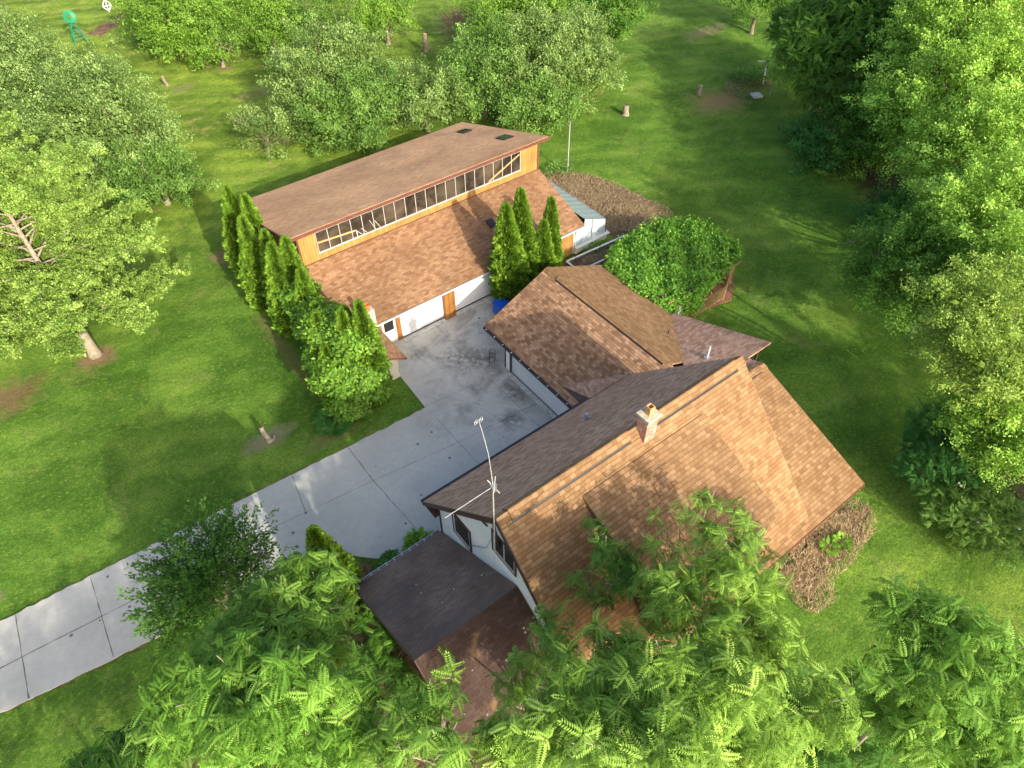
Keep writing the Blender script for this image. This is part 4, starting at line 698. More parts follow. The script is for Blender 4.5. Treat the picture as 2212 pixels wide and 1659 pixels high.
 ('foreground_bush', 'ail', 'low dark bush on the lawn between the two bottom trees', 'bush', None, 'aild', 1.0, (15.9, -1.0), [[15.86, -0.6, 2.5, 1.22], [14.26, -1.09, 2.5, 1.74], [17.89, -0.42, 2.2, 0.81], [15.56, -2.06, 3, 1.32]]),
 ('foreground_bush', 'ails', 'dark undergrowth below the carport gutter end', 'bush', None, 'aild', 1.2, (2.7, 12.7), [[3.13, 14.59, 1.6, 0.86], [2.82, 13.22, 1.6, 0.93], [2.79, 12.02, 1.5, 0.92], [2.65, 10.67, 1.5, 1.08], [1.87, 13.19, 1.6, 1.1]]),
 ('tall_tree', 'broad', 'tall tree beyond the lower right corner nearest the house lawn', 'tree', 'tall trees standing around the lot beyond the picture', 'fresh', 0.8, (33.5, -11), [(33, -11, 9, 3.6), (36, -10, 8.5, 3.2), (31, -12, 7.5, 2.8), (34, -12, 12, 2.8)]),
 ('tall_tree', 'broad', 'tall tree beyond the right edge behind the flowering shrub', 'tree', 'tall trees standing around the lot beyond the picture', 'fresh', 0.8, (42, -7), [(42, -7, 9, 3.8), (45, -5, 8, 3.2), (40, -9, 8, 3.0), (42, -7, 12.5, 2.8)]),
 ('tall_tree', 'broad', 'tall tree beyond the right edge behind the yellow maple', 'tree', 'tall trees standing around the lot beyond the picture', 'fresh', 0.8, (50, -1), [(50, -1, 10, 4.0), (54, 2, 9, 3.6), (48, -3, 9, 3.0)]),
 ('tall_tree', 'broad', 'tall tree beyond the right edge behind the middle maple', 'tree', 'tall trees standing around the lot beyond the picture', 'fresh', 0.8, (58, 8), [(58, 8, 9, 4.2), (62, 12, 9, 4.0), (56, 5, 8, 3.2)]),
 ('tall_tree', 'broad', 'airy tree beyond the lower left corner beside the driveway', 'tree', 'tall trees standing around the lot beyond the picture', 'mid', 0.75, (-8, 3), [(-8, 3, 9.5, 2.4), (-10.5, 5, 8.5, 1.9), (-5, 4, 9, 2.3), (-3, 5, 8.5, 1.9)]),
 ('tall_tree', 'broad', 'second airy tree beyond the bottom left edge', 'tree', 'tall trees standing around the lot beyond the picture', 'mid', 0.75, (-14, 8), [(-13.5, 6, 8.5, 2.3), (-16, 8, 8, 2.2), (-19, 6, 8.5, 2.2)]),
]

# ------------------------------------------------------------------ things in the yard and garden
b = MB()
t = empty('recycling_bin', (21.3, 28.6, 0), 'blue plastic bin standing on the concrete beside the garage corner', 'bin')
b.slab([(20.75, 28.3, .85), (21.6, 28.3, .85), (21.6, 29.1, .85), (20.75, 29.1, .85)], .8); b.build('tub', M['blue'], t, bevel=.04)
b = MB(); b.slab([(20.7, 28.25, .93), (21.66, 28.25, .93), (21.66, 29.16, .96), (20.7, 29.16, .96)], .07); b.build('lid', M['blue'], t, bevel=.03)
# bicycle-like clutter by the garage: plant stand
t = empty('wire_plant_stand', (18.0, 25.3, 0), 'black wire stand with dry plants in the shade under the garage eave', 'stand')
b = MB()
for i in range(4):
    a = math.pi / 2 * i; b.tube([(17.9 + .25 * math.cos(a), 25.3 + .25 * math.sin(a), .04), (17.9 + .18 * math.cos(a), 25.3 + .18 * math.sin(a), 1.0)], .012, 4)
for z in (.3, .65, 1.0): b.tube([(17.9 + .22 * math.cos(q * math.pi / 6), 25.3 + .22 * math.sin(q * math.pi / 6), z) for q in range(13)], .01, 4, False)
b.build('frame', M['dark'], t)
# white pole
t = empty('metal_pole', (36.6, 39.7, 0), 'tall pale metal pole standing at the back end of the greenhouse bed', 'pole')
b = MB(); b.tube([(36.6, 39.7, 0), (36.66, 39.85, 4.3)], .045, 8); b.build('post', M['alu'], t)
b = MB(); b.box(36.57, 36.75, 39.77, 39.93, 4.3, 4.42); b.build('cap', M['metal'], t)
# raised planter beside the greenhouse
t = empty('raised_planter', (30.8, 29, 0), 'long white-rimmed raised planter box with dark soil between greenhouse and garage', 'planter')
A, B, Cc, D = (27.9, 29.75), (33.6, 29.45), (33.6, 28.1), (27.9, 28.35)
q = [A, B, Cc, D]; wl = MB(); rm = MB()
for i in range(4):
    a, c = q[i], q[(i + 1) % 4]; wl.beam((a[0], a[1], .3), (c[0], c[1], .3), .07, .56); rm.beam((a[0], a[1], .61), (c[0], c[1], .61), .14, .05)
wl.build('side_wall', M['metal'], t); rm.build('rim', M['white_trim'], t)
b = MB(); b.slab([(x, y, .32) for x, y in reversed(q)], .3); b.build('soil', M['mulch'], t)
for x in (28.6, 31.0, 33.5): b = MB(); b.tube([(x, 29.55, .1), (x, 29.55, 1.0)], .02, 5); b.build('stake', M['dark'], t)
o = litter([(29.8, 28.9, 1.4, .4, 1), (32, 28.8, 1.2, .4, .7)], 900, 7, 'dry_stalks', 'straw', .25); o.location = (0, 0, .33); tag(o, 'dry brown plant litter lying inside the long planter box', 'plant litter')
# stumps
def stump(x, y, h, r, lean, label, pale=True):
    t = empty('tree_stump', (x, y, 0), label, 'stump', 'cut and dead stumps standing on the lawn'); b = MB(); n = 10
    pts = [(x + lean[0] * i / 4 + .03 * math.sin(i * 2), y + lean[1] * i / 4, h * i / 4 - .05) for i in range(5)]; b.tube(pts, [r * 1.4, r * 1.05, r, r * .95, r * .9], n); b.build('trunk', M['bark_pale' if pale else 'bark'], t, smooth=False)
    e = pts[-1]; b = MB(); b.tube([(e[0], e[1], e[2] - .01), (e[0], e[1], e[2] + .012)], r * .8, n); b.build('cut_face', M['clay' if not pale else 'brown_trim'], t)
    return t
s1 = stump(3.95, 28.1, 1.15, .14, (-.15, .25), 'pale leaning stump in the lawn near the driveway')
b = MB(); b.tube([(4.1, 28.0, 0), (4.32, 28.15, .18)], [.1, .05], 7); b.build('root_stub', M['bark_pale'], s1)
stump(15.0, 77.0, 1.0, .17, (-.15, .1), 'short dark stump on the open orchard lawn left of the barn', False)
stump(47.7, 44.1, .95, .28, (0, .05), 'thick grey stump alone on the lawn behind the greenhouse bed')
stump(40.5, 68.1, 1.8, .27, (.05, .1), 'taller dark dead trunk right of the first standing stump in the orchard', False)
stump(39.8, 74.3, 1.6, .25, (-.05, .1), 'grey dead trunk at the top under the yellow-green tree')
t = empty('wooden_post', (56.2, 42.5, 0), 'short square wooden post in the lawn left of the brush heap', 'post'); b = MB(); b.box(56.05, 56.35, 42.35, 42.65, 0, 1.1); b.build('shaft', M['bark_pale'], t, bevel=.02)
t = empty('bent_pipe', (63.7, 40.3, 0), 'white bent pipe rising from the brush heap at the lawn edge', 'pipe'); b = MB(); b.tube([(63.3, 40.2, 0), (64.2, 41.0, 1.7), (64.3, 41.1, 1.75), (63.6, 41.7, 1.8)], .06, 6); b.build('tube', M['white_trim'], t)
t = empty('stone_slab', (60.4, 38.9, 0), 'flat pale stone slab lying in the brush heap', 'stone'); b = MB(); b.slab([(59.9, 38.6, .3), (60.9, 38.3, .26), (61.1, 39.0, .3), (60.2, 39.4, .34)], .25); b.build('slab', M['stone'], t, bevel=.05)
t = empty('garden_stake', (61.9, 38.2, 0), 'thin grey stake stuck beside the pale stone slab', 'stake'); b = MB(); b.tube([(61.9, 38.2, 0), (62.2, 38.4, 1.5)], .035, 5); b.build('rod', M['metal'], t)
# windmill ornament
t = empty('garden_windmill', (11, 93.5, 0), 'green ornamental garden windmill on four splayed legs', 'windmill')
b = MB(); hh = 2.6
for sx in (-1, 1):
    for sy in (-1, 1): b.beam((11 + sx * .7, 93.5 + sy * .7, 0), (11 + sx * .08, 93.5 + sy * .08, hh), .08)
for k_ in (.25, .5, .75):
    e = .7 - .62 * k_; z = hh * k_; q = [(11 - e, 93.5 - e, z), (11 + e, 93.5 - e, z), (11 + e, 93.5 + e, z), (11 - e, 93.5 + e, z)]
    for i in range(4): b.beam(q[i], q[(i + 1) % 4], .05)
b.build('tower', M['green_paint'], t)
b = MB()
for i in range(14):
    a = 2 * math.pi * i / 14; d1 = Vector((math.cos(a) * .62, -.45 * 0, math.sin(a))); u = Vector((math.cos(a), 0, math.sin(a))); vv = Vector((-math.sin(a), .25, math.cos(a))); c0 = Vector((11, 93.25, hh + .25)); b.face([c0 + u * .22 - vv * .05, c0 + u * .62 - vv * .16, c0 + u * .62 + vv * .16, c0 + u * .22 + vv * .05])
b.tube([Vector((11 + .62 * math.cos(2 * math.pi * i / 20), 93.25, hh + .25 + .62 * math.sin(2 * math.pi * i / 20))) for i in range(21)], .04, 5, False); b.build('fan_wheel', M['green_paint'], t)
t = empty('garden_ornament', (16.3, 101, 0), 'small white openwork garden ornament on the flower lawn at the top left', 'ornament')
b = MB(); q = [(16.3, 101, .1), (16.8, 101, .7), (16.3, 101, 1.5), (15.8, 101, .7)]
for i in range(4): b.beam(q[i], q[(i + 1) % 4], .09)
b.beam(q[0], q[2], .08); b.beam(q[1], q[3], .08); b.beam((16.3, 101, 0), (16.3, 101, .2), .1); b.build('frame', M['white_trim'], t)
t = empty('lawn_light', (29.5, 20.6, 0), 'small white lamp box by the pergola foot at the garage roof corner', 'lamp'); b = MB(); b.box(29.3, 29.6, 20.3, 20.5, 0, 2.1); b.build('housing', M['white_trim'], t)

# ------------------------------------------------------------------ foliage
def unit(v): return v / (np.linalg.norm(v, axis=-1, keepdims=True) + 1e-9)
def frames(ax, nm):
    ax = unit(ax); sd = unit(np.cross(nm, ax)); up = np.cross(ax, sd); return ax, sd, up
LEAF = (np.array([[0, 0, 0], [.5, .30, .07], [1, 0, -.06], [.5, -.30, .07]]), np.array([[0, 1, 2, 3]]))
FAN = (np.array([[0, 0, 0], [.8, .48, .06], [1, 0, 0], [.8, -.48, .06]]), np.array([[0, 1, 2, 3]]))
def make_frond(npair, wl, ww, droop):
    V, Fq = [], []
    def add(a, d, l, wd):
        s = np.array([-d[1], d[0], 0]); i = len(V); mid = a + d * l * .5; tip = a + d * l; V.extend([a, mid + s * wd + [0, 0, .015], tip - [0, 0, l * .25], mid - s * wd + [0, 0, .015]]); Fq.append([i, i + 1, i + 2, i + 3])
    for j in range(npair):
        t = .12 + .82 * j / (npair - 1); z = -droop * t * t; l = wl * (1 - .35 * abs(t - .45) * 1.6)
        for s in (-1, 1): d = np.array([.45, s * .9, 0]); d /= np.linalg.norm(d); add(np.array([t, 0, z]), d, l, ww)
    add(np.array([.95, 0, -droop * .92]), np.array([1., 0, 0]), wl * .9, ww)
    return np.array(V), np.array(Fq)
FROND = make_frond(9, .27, .043, .5)
FROND_S = make_frond(6, .30, .07, .3)
SPRAY = (np.array([[0, 0, 0], [.35, .22, .04], [.75, .10, 0], [.4, -.02, .03], [0, 0, 0], [.5, -.28, .02], [.9, -.12, .05], [.5, 0, -.03], [.1, 0, 0], [.6, .07, .05], [1.05, 0, .03], [.6, -.07, -.02]]), np.array([[0, 1, 2, 3], [4, 5, 6, 7], [8, 9, 10, 11]]))
def place(tp, P, ax, nm, S, tint):
    V0, F0 = tp; a, s, u = frames(ax, nm); V = P[:, None] + S[:, None, None] * (V0[None, :, 0:1] * a[:, None] + V0[None, :, 1:2] * s[:, None] + V0[None, :, 2:3] * u[:, None])
    nv = len(V0); Fi = (np.arange(len(P)) * nv)[:, None, None] + F0[None]; return V.reshape(-1, 3), Fi.reshape(-1, F0.shape[1]), np.repeat(tint, nv)
def rand_dir(r, n): return unit(r.normal(0, 1, (n, 3)))

def blob_points(r, blobs, n_per_m2, shell=.78, up=.15):
    """clump centres through the outer part of the blobs, none buried deep in a neighbour"""
    P, N_ = [], []; Bc = np.array([[b[0], b[1], b[2]] for b in blobs]); Br = np.array([b[3] for b in blobs])
    for i, (x, y, z, rad) in enumerate(blobs):
        n = int(4 * np.pi * rad * rad * n_per_m2); d = rand_dir(r, n); d[:, 2] = d[:, 2] * .9 + up; d = unit(d)
        lump = .86 + .30 * np.sin(d[:, 0] * 5 + i * 1.3) * np.sin(d[:, 1] * 4.3 + i) * np.cos(d[:, 2] * 5 + i * 2) + r.normal(0, .07, n)
        rr = rad * lump * (shell + (1 - shell) * r.uniform(0, 1, n) ** .4) * r.choice([1, .72, .5], n, p=[.72, .2, .08]); p = Bc[i] + d * rr[:, None] * np.array([1, 1, .88])
        ok = np.ones(n, bool)
        for j in range(len(blobs)):
            if j != i: ok &= np.linalg.norm(p - Bc[j], axis=1) > Br[j] * .62
        ok &= p[:, 2] > .25; P.append(p[ok]); N_.append(d[ok])
    return np.concatenate(P), np.concatenate(N_)

def limbs(b, r, base, blobs, r0, nper=3, split=.38):
    base = Vector(base); top = Vector((np.mean([q[0] for q in blobs]), np.mean([q[1] for q in blobs]), max(q[2] for q in blobs) * .8)); fork = base.lerp(top, split)
    j = lambda k: Vector(r.normal(0, k, 3)); b.tube([base - zz * .15, base + (fork - base) * .12, base.lerp(fork, .5) + j(.06), fork], [r0 * 1.5, r0 * 1.05, r0 * .92, r0 * .8], 9)
    for q in blobs:
        c = Vector(q[:3]); mid = fork.lerp(c, .5) + j(.2) - zz * .1; b.tube([fork, mid, c], [r0 * .55, r0 * .38, r0 * .2], 6)
        for _ in range(nper):
            d = Vector(unit(r.normal(0, 1, 3) + np.array([0, 0, .4]))); s = mid.lerp(c, r.uniform(.2, 1)); e = c + d * q[3] * .85; b.tube([s, s.lerp(e, .5) + j(.12), e], [r0 * .2, r0 * .12, .015], 5)

def crown(r, kind, blobs, mat, name, parent, dens, dist, base, ctag=None):
    sc = float(np.clip(dist / 45, .75, 1.7)); loc = world_loc(parent)
    if kind == 'broad':
        s0, sn = blob_points(r, blobs, 1.15 * dens / sc ** 2, .86, .25); k = 150; d0 = unit(sn * .85 + rand_dir(r, len(s0)) * .4 + np.array([0, 0, .3])); L0 = r.uniform(.45, 1.0, len(s0)) * sc
        n = len(s0) * k; D0 = np.repeat(d0, k, 0); N0 = np.repeat(sn, k, 0); t = r.uniform(-.6, 1, n); wdt = .25 * sc * (1.15 - .75 * np.clip(t, -.2, 1))
        P = np.repeat(s0, k, 0) + D0 * (t * np.repeat(L0, k))[:, None] + r.normal(0, 1, (n, 3)) * wdt[:, None] * np.array([1, 1, .6]); P[:, 2] = np.maximum(P[:, 2] - .12 * sc * np.clip(t, 0, 1) ** 2, .15)
        ax = unit(D0 * .5 + rand_dir(r, n) - np.array([0, 0, .15])); nm = unit(N0 * .35 + rand_dir(r, n) * .5 + np.array([0, 0, .8])); S = r.uniform(.085, .155, n) * sc
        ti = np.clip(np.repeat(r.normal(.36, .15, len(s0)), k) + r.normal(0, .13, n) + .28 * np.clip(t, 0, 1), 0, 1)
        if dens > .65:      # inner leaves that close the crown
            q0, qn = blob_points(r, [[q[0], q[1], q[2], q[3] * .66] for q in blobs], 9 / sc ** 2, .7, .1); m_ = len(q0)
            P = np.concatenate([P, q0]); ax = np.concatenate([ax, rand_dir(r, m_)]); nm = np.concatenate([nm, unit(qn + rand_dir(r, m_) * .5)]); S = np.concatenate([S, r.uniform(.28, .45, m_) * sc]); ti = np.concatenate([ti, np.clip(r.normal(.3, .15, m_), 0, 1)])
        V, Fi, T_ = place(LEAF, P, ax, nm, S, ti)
    elif kind == 'compound':
        cp_, cn = blob_points(r, blobs, 4.2 * dens / sc, .72); k = 7; n = len(cp_) * k; C0 = np.repeat(cp_, k, 0); N0 = np.repeat(cn, k, 0); P = C0 + r.normal(0, .14 * sc, (n, 3)); ax = unit(N0 * .5 + rand_dir(r, n) - np.array([0, 0, .1])); nm = unit(rand_dir(r, n) * .35 + N0 * .3 + np.array([0, 0, 1]))
        V, Fi, T_ = place(FROND_S, P, ax, nm, r.uniform(.26, .42, n) * sc, np.clip(np.repeat(r.normal(.4, .16, len(cp_)), k) + r.normal(0, .12, n), 0, 1))
    elif kind in ('ail', 'ails'):
        fs_ = .60 if kind == 'ails' else .80; sm_ = [[q[0], q[1], q[2], max(.3, q[3] - .3 * fs_)] for q in blobs]; cp_, cn = blob_points(r, sm_, (3.4 if kind == 'ails' else 2.9) * dens, .66, .3)
        if kind == 'ail': c2, n2_ = blob_points(r, [[q[0], q[1], q[2], q[3] * .6] for q in sm_], 2.4, .7, .2); cp_ = np.concatenate([cp_, c2]); cn = np.concatenate([cn, n2_])
        cp_ = cp_ + r.normal(0, .16, cp_.shape); k = 8; n = len(cp_) * k; C0 = np.repeat(cp_, k, 0); N0 = np.repeat(cn, k, 0); ang = np.tile(np.arange(k) * 2.399, len(cp_)) + np.repeat(r.uniform(0, 6.28, len(cp_)), k)
        tw = unit(cn * .55 + np.array([0, 0, .8]) + rand_dir(r, len(cp_)) * .3); tw = np.repeat(tw, k, 0); e1 = unit(np.cross(tw, np.array([.3, .9, .1]))); e2 = np.cross(tw, e1); lift = r.uniform(-.2, .5, n)[:, None]
        out = unit(e1 * np.cos(ang)[:, None] + e2 * np.sin(ang)[:, None] + tw * lift + rand_dir(r, n) * .45 + np.array([-.2, .1, -.1])); P = C0 + tw * ((np.tile(np.arange(k), len(cp_))[:, None] - 3) * .075 * fs_) + r.normal(0, .02, (n, 3)); nm = unit(tw + rand_dir(r, n) * .25)
        V, Fi, T_ = place(FROND, P, out, nm, r.uniform(.42, .75, n) * fs_, np.clip(np.repeat(r.normal(.42, .22, len(cp_)), k) + r.normal(0, .14, n), 0, 1))
    elif kind == 'needle':
        s0, sn = blob_points(r, blobs, 3.2 * dens, .62, .15); k = 44; d0 = unit(sn + rand_dir(r, len(s0)) * .35 + np.array([0, 0, .25])); L0 = r.uniform(.5, 1.4, len(s0)); n = len(s0) * k; D0 = np.repeat(d0, k, 0); t = r.uniform(-.5, 1, n)
        P = np.repeat(s0, k, 0) + D0 * (t * np.repeat(L0, k))[:, None] + r.normal(0, 1, (n, 3)) * (.13 * (1.1 - .8 * np.clip(t, 0, 1)))[:, None]
        V, Fi, T_ = place(SPRAY, P, unit(D0 * .9 + rand_dir(r, n) * .6), rand_dir(r, n), r.uniform(.12, .22, n), np.clip(r.normal(.36, .18, n) + .25 * (t > .5), 0, 1))
    elif kind == 'twig':
        n = int(900 * dens); cp_, cn = blob_points(r, blobs, 22, .3); P = cp_; ax = unit(cn + rand_dir(r, len(P)) * .6 + np.array([0, 0, .6])); s = np.cross(ax, rand_dir(r, len(P))) * .02; l = r.uniform(.4, 1.0, len(P))[:, None]; V = np.stack([P - s, P + s, P + ax * l], 1).reshape(-1, 3); Fi = np.arange(len(V)).reshape(-1, 3); T_ = np.repeat(r.uniform(0, 1, len(P)), 3)
    o = np_mesh(name, V, Fi, Fi.shape[1], mat, parent, T_, loc); return o

NL = 0
for ti_, (nm_, kind, label, cat, group, colr, dens, base, blobs) in enumerate(TREES):
    r = np.random.default_rng(100 + ti_); t = empty(nm_, (base[0], base[1], 0), label, cat, group)
    dist = math.dist((0, 0, 32), (base[0], base[1], 3)); crown_name = 'crown' if cat in ('tree', 'juniper') else 'foliage'
    if kind == 'twig': crown(r, kind, blobs, M['twig'], 'twigs', t, dens, dist, base)
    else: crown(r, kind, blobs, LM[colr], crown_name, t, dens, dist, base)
    b = MB(); size = max(q[3] for q in blobs); r0 = .10 + .045 * size
    if cat == 'tree' and max(q[2] for q in blobs) > 6: r0 *= 1.1
    if kind in ('ail', 'ails'): r0 = .09
    limbs(b, r, (base[0], base[1], 0), blobs, r0 if cat != 'shrub' else .07, 4, .45 if kind not in ('ail', 'ails') else .55); b.build('trunk' if cat == 'tree' else 'stem', M['bark_pale'] if kind in ('ail', 'ails') or 'bare' in label or 'leaning trunk' in label else M['bark'], t)

# flower heads on the light green shrub
fs = [o for o in bpy.data.objects if o.name.startswith('flowering_shrub')][0]; r = random.Random(8); b = MB()
for i in range(5):
    q = TREES[[i_ for i_, s_ in enumerate(TREES) if s_[0] == 'flowering_shrub'][0]][8][i % 4]; a = r.uniform(0, 6.28); e = r.uniform(.5, 1.4); p = Vector((q[0] + q[3] * .95 * math.cos(a) * math.cos(e), q[1] + q[3] * .95 * math.sin(a) * math.cos(e), q[2] + q[3] * .85 * math.sin(e)))
    b.tube([p, p + zz * .05], r.uniform(.05, .09), 8)
b.build('flower_head', M['blossom'], fs)
# grey dead branch of the small sparse tree, forks on the thin trunk
def dead(par_label, start, ends, r0):
    par = [o for o in bpy.data.objects if o.get('label') == par_label][0]; b = MB(); r = random.Random(3)
    for e in ends:
        s = Vector(start); e = Vector(e); md = s.lerp(e, .5) + Vector((r.uniform(-.2, .2), r.uniform(-.2, .2), .2)); b.tube([s, md, e], [r0, r0 * .6, .02], 5)
        for _ in range(5): p = md.lerp(e, r.uniform(0, 1)); b.tube([p, p + Vector((r.uniform(-.6, .6), r.uniform(-.6, .6), r.uniform(-.1, .5)))], [.025, .01], 4)
    b.build('dead_branch', M['bark_pale'], par)
dead('small sparse tree with a grey dead branch on the lawn left of the barn', (17.8, 59.6, 1.2), [(17.0, 62.2, 2.2), (17.7, 62.0, 2.3), (16.5, 61.7, 1.9)], .05)
dead('dark maple leaning out over the lawn with bare twigs at its tip', (42.4, 15.0, 4.6), [(39.4, 16.2, 4.9), (39.9, 14.6, 4.5)], .05)

# tall tree with long layered limbs (left)
def ginkgo():
    r = np.random.default_rng(77); bx, by = -2.0, 41.6; t = empty('tall_layered_tree', (bx, by, 0), 'tallest tree on the left lawn, long layered limbs and a pale bare trunk', 'tree'); b = MB()
    tr = lambda z: Vector((bx + .0 * z, by + .16 * z, z)); b.tube([tr(-.1), tr(.4), tr(2), tr(5), tr(8), tr(11), tr(13.5)], [.50, .36, .28, .2, .13, .08, .03], 10)
    P, T_, Dn = [], [], []; n = 96
    for i in range(n):
        z0 = 2.6 + 10.2 * (i / n) ** .9; a = i * 2.399 + r.normal(0, .2); ln = (9.0 - .36 * z0) * r.uniform(.72, 1.08); 
        if ln < 1.2: ln = 1.2
        if (7.0 < z0 < 10.5 and math.sin(a) < -.5) or (z0 < 4.4 and math.sin(a) < -.1 and abs(math.cos(a)) < .85): continue
        rise = r.uniform(.12, .42); d = Vector((math.cos(a), math.sin(a), 0)); s = tr(z0); pts = [s]
        for k_ in range(1, 7): f = k_ / 6; pts.append(s + d * ln * f + zz * (ln * (rise * f - .16 * f * f)) + Vector((0, 0, 1)) * float(r.normal(0, .05)) + Vector((-d.y, d.x, 0)) * float(r.normal(0, .12)))
        b.tube(pts, [.07, .05, .035, .025, .018, .012, .008], 5)
        nb = int(ln * 6.5)
        for j in range(nb):
            f = r.uniform(.14, 1.0); k_ = min(5, int(f * 6)); p0 = pts[k_].lerp(pts[k_ + 1], f * 6 - k_); sd = r.choice([-1, 1]); bl = (1 - .65 * f) * r.uniform(.5, 2.4) * ln / 7 + .25; dd = (d * .75 + Vector((-d.y, d.x, 0)) * sd * .9 + zz * r.uniform(-.12, .42)).normalized(); e = p0 + dd * bl
            if bl > .9: b.tube([p0, e], [.012, .006], 4)
            m_ = int(44 + bl * 78); f2 = r.uniform(0, 1, m_); q = np.array(p0)[None] + np.array(dd)[None] * (f2 * bl)[:, None] + r.normal(0, .075, (m_, 3)); P.append(q); T_.append(np.clip(r.normal(.42, .17) + r.normal(0, .13, m_) + .15 * (f2 > .7), 0, 1))
    P = np.concatenate(P); T_ = np.concatenate(T_); n = len(P); ax = unit(rand_dir(r, n) + np.array([0, 0, -.1])); nmn = unit(rand_dir(r, n) * .7 + np.array([0, 0, .8])); V, Fi, T2 = place(FAN, P, ax, nmn, r.uniform(.08, .14, n), T_)
    np_mesh('crown', V, Fi, 4, LM['ginkgo'], t, T2, world_loc(t)); b.build('trunk', M['bark_pale'], t, smooth=True); print('ginkgo leaves', n)
ginkgo()

# arborvitae columns
def arbor(x, y, h, rad, label, seed, lean=(0, 0), group=None, zlo=.2, dens=1):
    r = np.random.default_rng(seed); t = empty('arborvitae', (x, y, 0), label, 'conifer', group); n = int(1500 * h * rad * 2.1 * dens); z = zlo + (h - zlo) * r.uniform(0, 1, n) ** .85; f = z / h
    prof = np.where(f < .25, .82 + f * .7, 1.0) * np.clip((1 - f) / .66, 0, 1) ** .82; prof = np.where(f < .38, np.minimum(prof, 1), prof); a = r.uniform(0, 2 * np.pi, n); lump = 1.02 + .20 * np.sin(a * 4 + z * 3.1 + seed) * np.sin(z * 2.3 + a) + .13 * np.sin(a * 9 - z * 6.1)
    rr = rad * prof * lump * (1.04 - .42 * r.uniform(0, 1, n) ** 1.6); o = np.stack([np.cos(a), np.sin(a), np.zeros(n)], -1); P = np.array([x, y, 0]) + o * rr[:, None] + np.stack([lean[0] * f, lean[1] * f, z], -1); ax = unit(o * .55 + np.array([0, 0, .95]) + rand_dir(r, n) * .6); nmn = unit(np.cross(o, np.array([0, 0, 1.])) + rand_dir(r, n) * .6)
    ti = np.clip(.42 + .32 * np.sin(a * 4 + z * 3.1 + seed) * np.sin(z * 2.3 + a) + r.normal(0, .24, n), 0, 1); V, Fi, T2 = place(SPRAY, P, ax, nmn, r.uniform(.16, .36, n), ti); np_mesh('foliage', V, Fi, 4, LM['arb'], t, T2, world_loc(t))
    b = MB(); b.tube([(x, y, 0), (x + lean[0] * .5, y + lean[1] * .5, h * .5), (x + lean[0] * .95, y + lean[1] * .95, h * .95)], [.11, .07, .02], 6); b.build('trunk', M['bark'], t)
RW = 'arborvitae row along the left end of the barn'; FR = 'arborvitae group in front of the cedar wall'
arbor(9.2, 42.6, 7.1, .94, 'farthest arborvitae of the row, standing clear of the barn corner', 1, (.4, .2), RW)
arbor(9.9, 40.6, 7.4, .94, 'second farthest arborvitae, its tip overlapping the upper roof corner', 2, (.1, .1), RW)
arbor(8.9, 39.2, 6.9, .94, 'arborvitae in front of the two farthest ones, on the lawn side', 3, (.2, .1), RW)
arbor(9.7, 37.6, 6.6, .85, 'dense arborvitae hiding the lower left corner of the clerestory wall', 4, (0, 0), RW)
arbor(9.1, 35.6, 6.9, .94, 'left one of the two pointed arborvitae in the middle of the row', 5, (.3, .1), RW)
arbor(10.0, 35.3, 7.1, .94, 'right one of the two pointed arborvitae in the middle of the row', 6, (.2, .1), RW)
arbor(9.9, 33.2, 6.2, .85, 'vine-wrapped arborvitae against the lower roof edge', 7, (0, 0), RW)
arbor(9.5, 31.0, 5.4, .85, 'short arborvitae mostly swallowed by vines', 8, (0, 0), RW)
arbor(9.6, 27.8, 6.9, .85, 'left tip of the two arborvitae beside the low shed', 9, (.2, 0), RW)
arbor(10.45, 27.0, 7.5, .85, 'tallest tip at the driveway end of the row, beside the grey chimney', 10, (.2, .2), RW)
arbor(8.6, 28.3, 4.6, .8, 'lowest arborvitae on the outer corner of the row', 11, (0, 0), RW)
arbor(10.2, 28.6, 6.3, .8, 'short middle tip between the two arborvitae beside the low shed', 17, (.1, 0), RW)
arbor(8.9, 29.6, 5.9, .8, 'lawn-side tip rising out of the vine mass', 18, (.1, 0), RW)
arbor(22.5, 29.5, 7.4, 1.08, 'front left arborvitae beside the right garage door of the barn', 12, (0, .35), FR)
arbor(23.95, 29.8, 7.7, .98, 'tallest arborvitae of the group before the cedar wall', 13, (0, .4), FR)
arbor(25.2, 29.1, 5.3, .72, 'slim low arborvitae nearest the garage roof', 14, (0, .2), FR)
arbor(26.3, 29.7, 6.3, .66, 'thin rightmost arborvitae before the cedar wall', 15, (0, .2), FR)
arbor(2.55, 16.5, 6.9, .95, 'rounded arborvitae at the edge of the driveway by the carport', 16, (0, .1))

# vines over the row, and vine-covered pergola
def leafmass(name, par, P, N0, mat, smin, smax, r):
    n = len(P); ax = unit(rand_dir(r, n) - np.array([0, 0, .5]) + N0 * .2); nmn = unit(N0 * .9 + rand_dir(r, n) * .5 + np.array([0, 0, .5])); V, Fi, T2 = place(LEAF, P, ax, nmn, r.uniform(smin, smax, n), np.clip(r.normal(.45, .2, n), 0, 1)); V0 = V
    return np_mesh(name, V, Fi, 4, mat, par, T2, world_loc(par) if par else (0, 0, 0))
VINE = [[10.4, 36.4, 3.6, 1.3], [9.8, 34.2, 3.6, 1.4], [9.6, 31.8, 3.7, 1.5], [9.5, 29.6, 4.6, 1.5], [10.2, 27.7, 5.0, 1.4], [9.0, 27.9, 3.0, 1.75], [9.8, 26.7, 2.6, 1.4], [8.7, 27.0, 1.1, 1.25], [9.0, 29.8, 2.6, 1.4], [10.6, 27.1, 2.8, .85], [10.5, 26.8, 1.2, .9], [10.0, 28.0, 5.4, .95]]
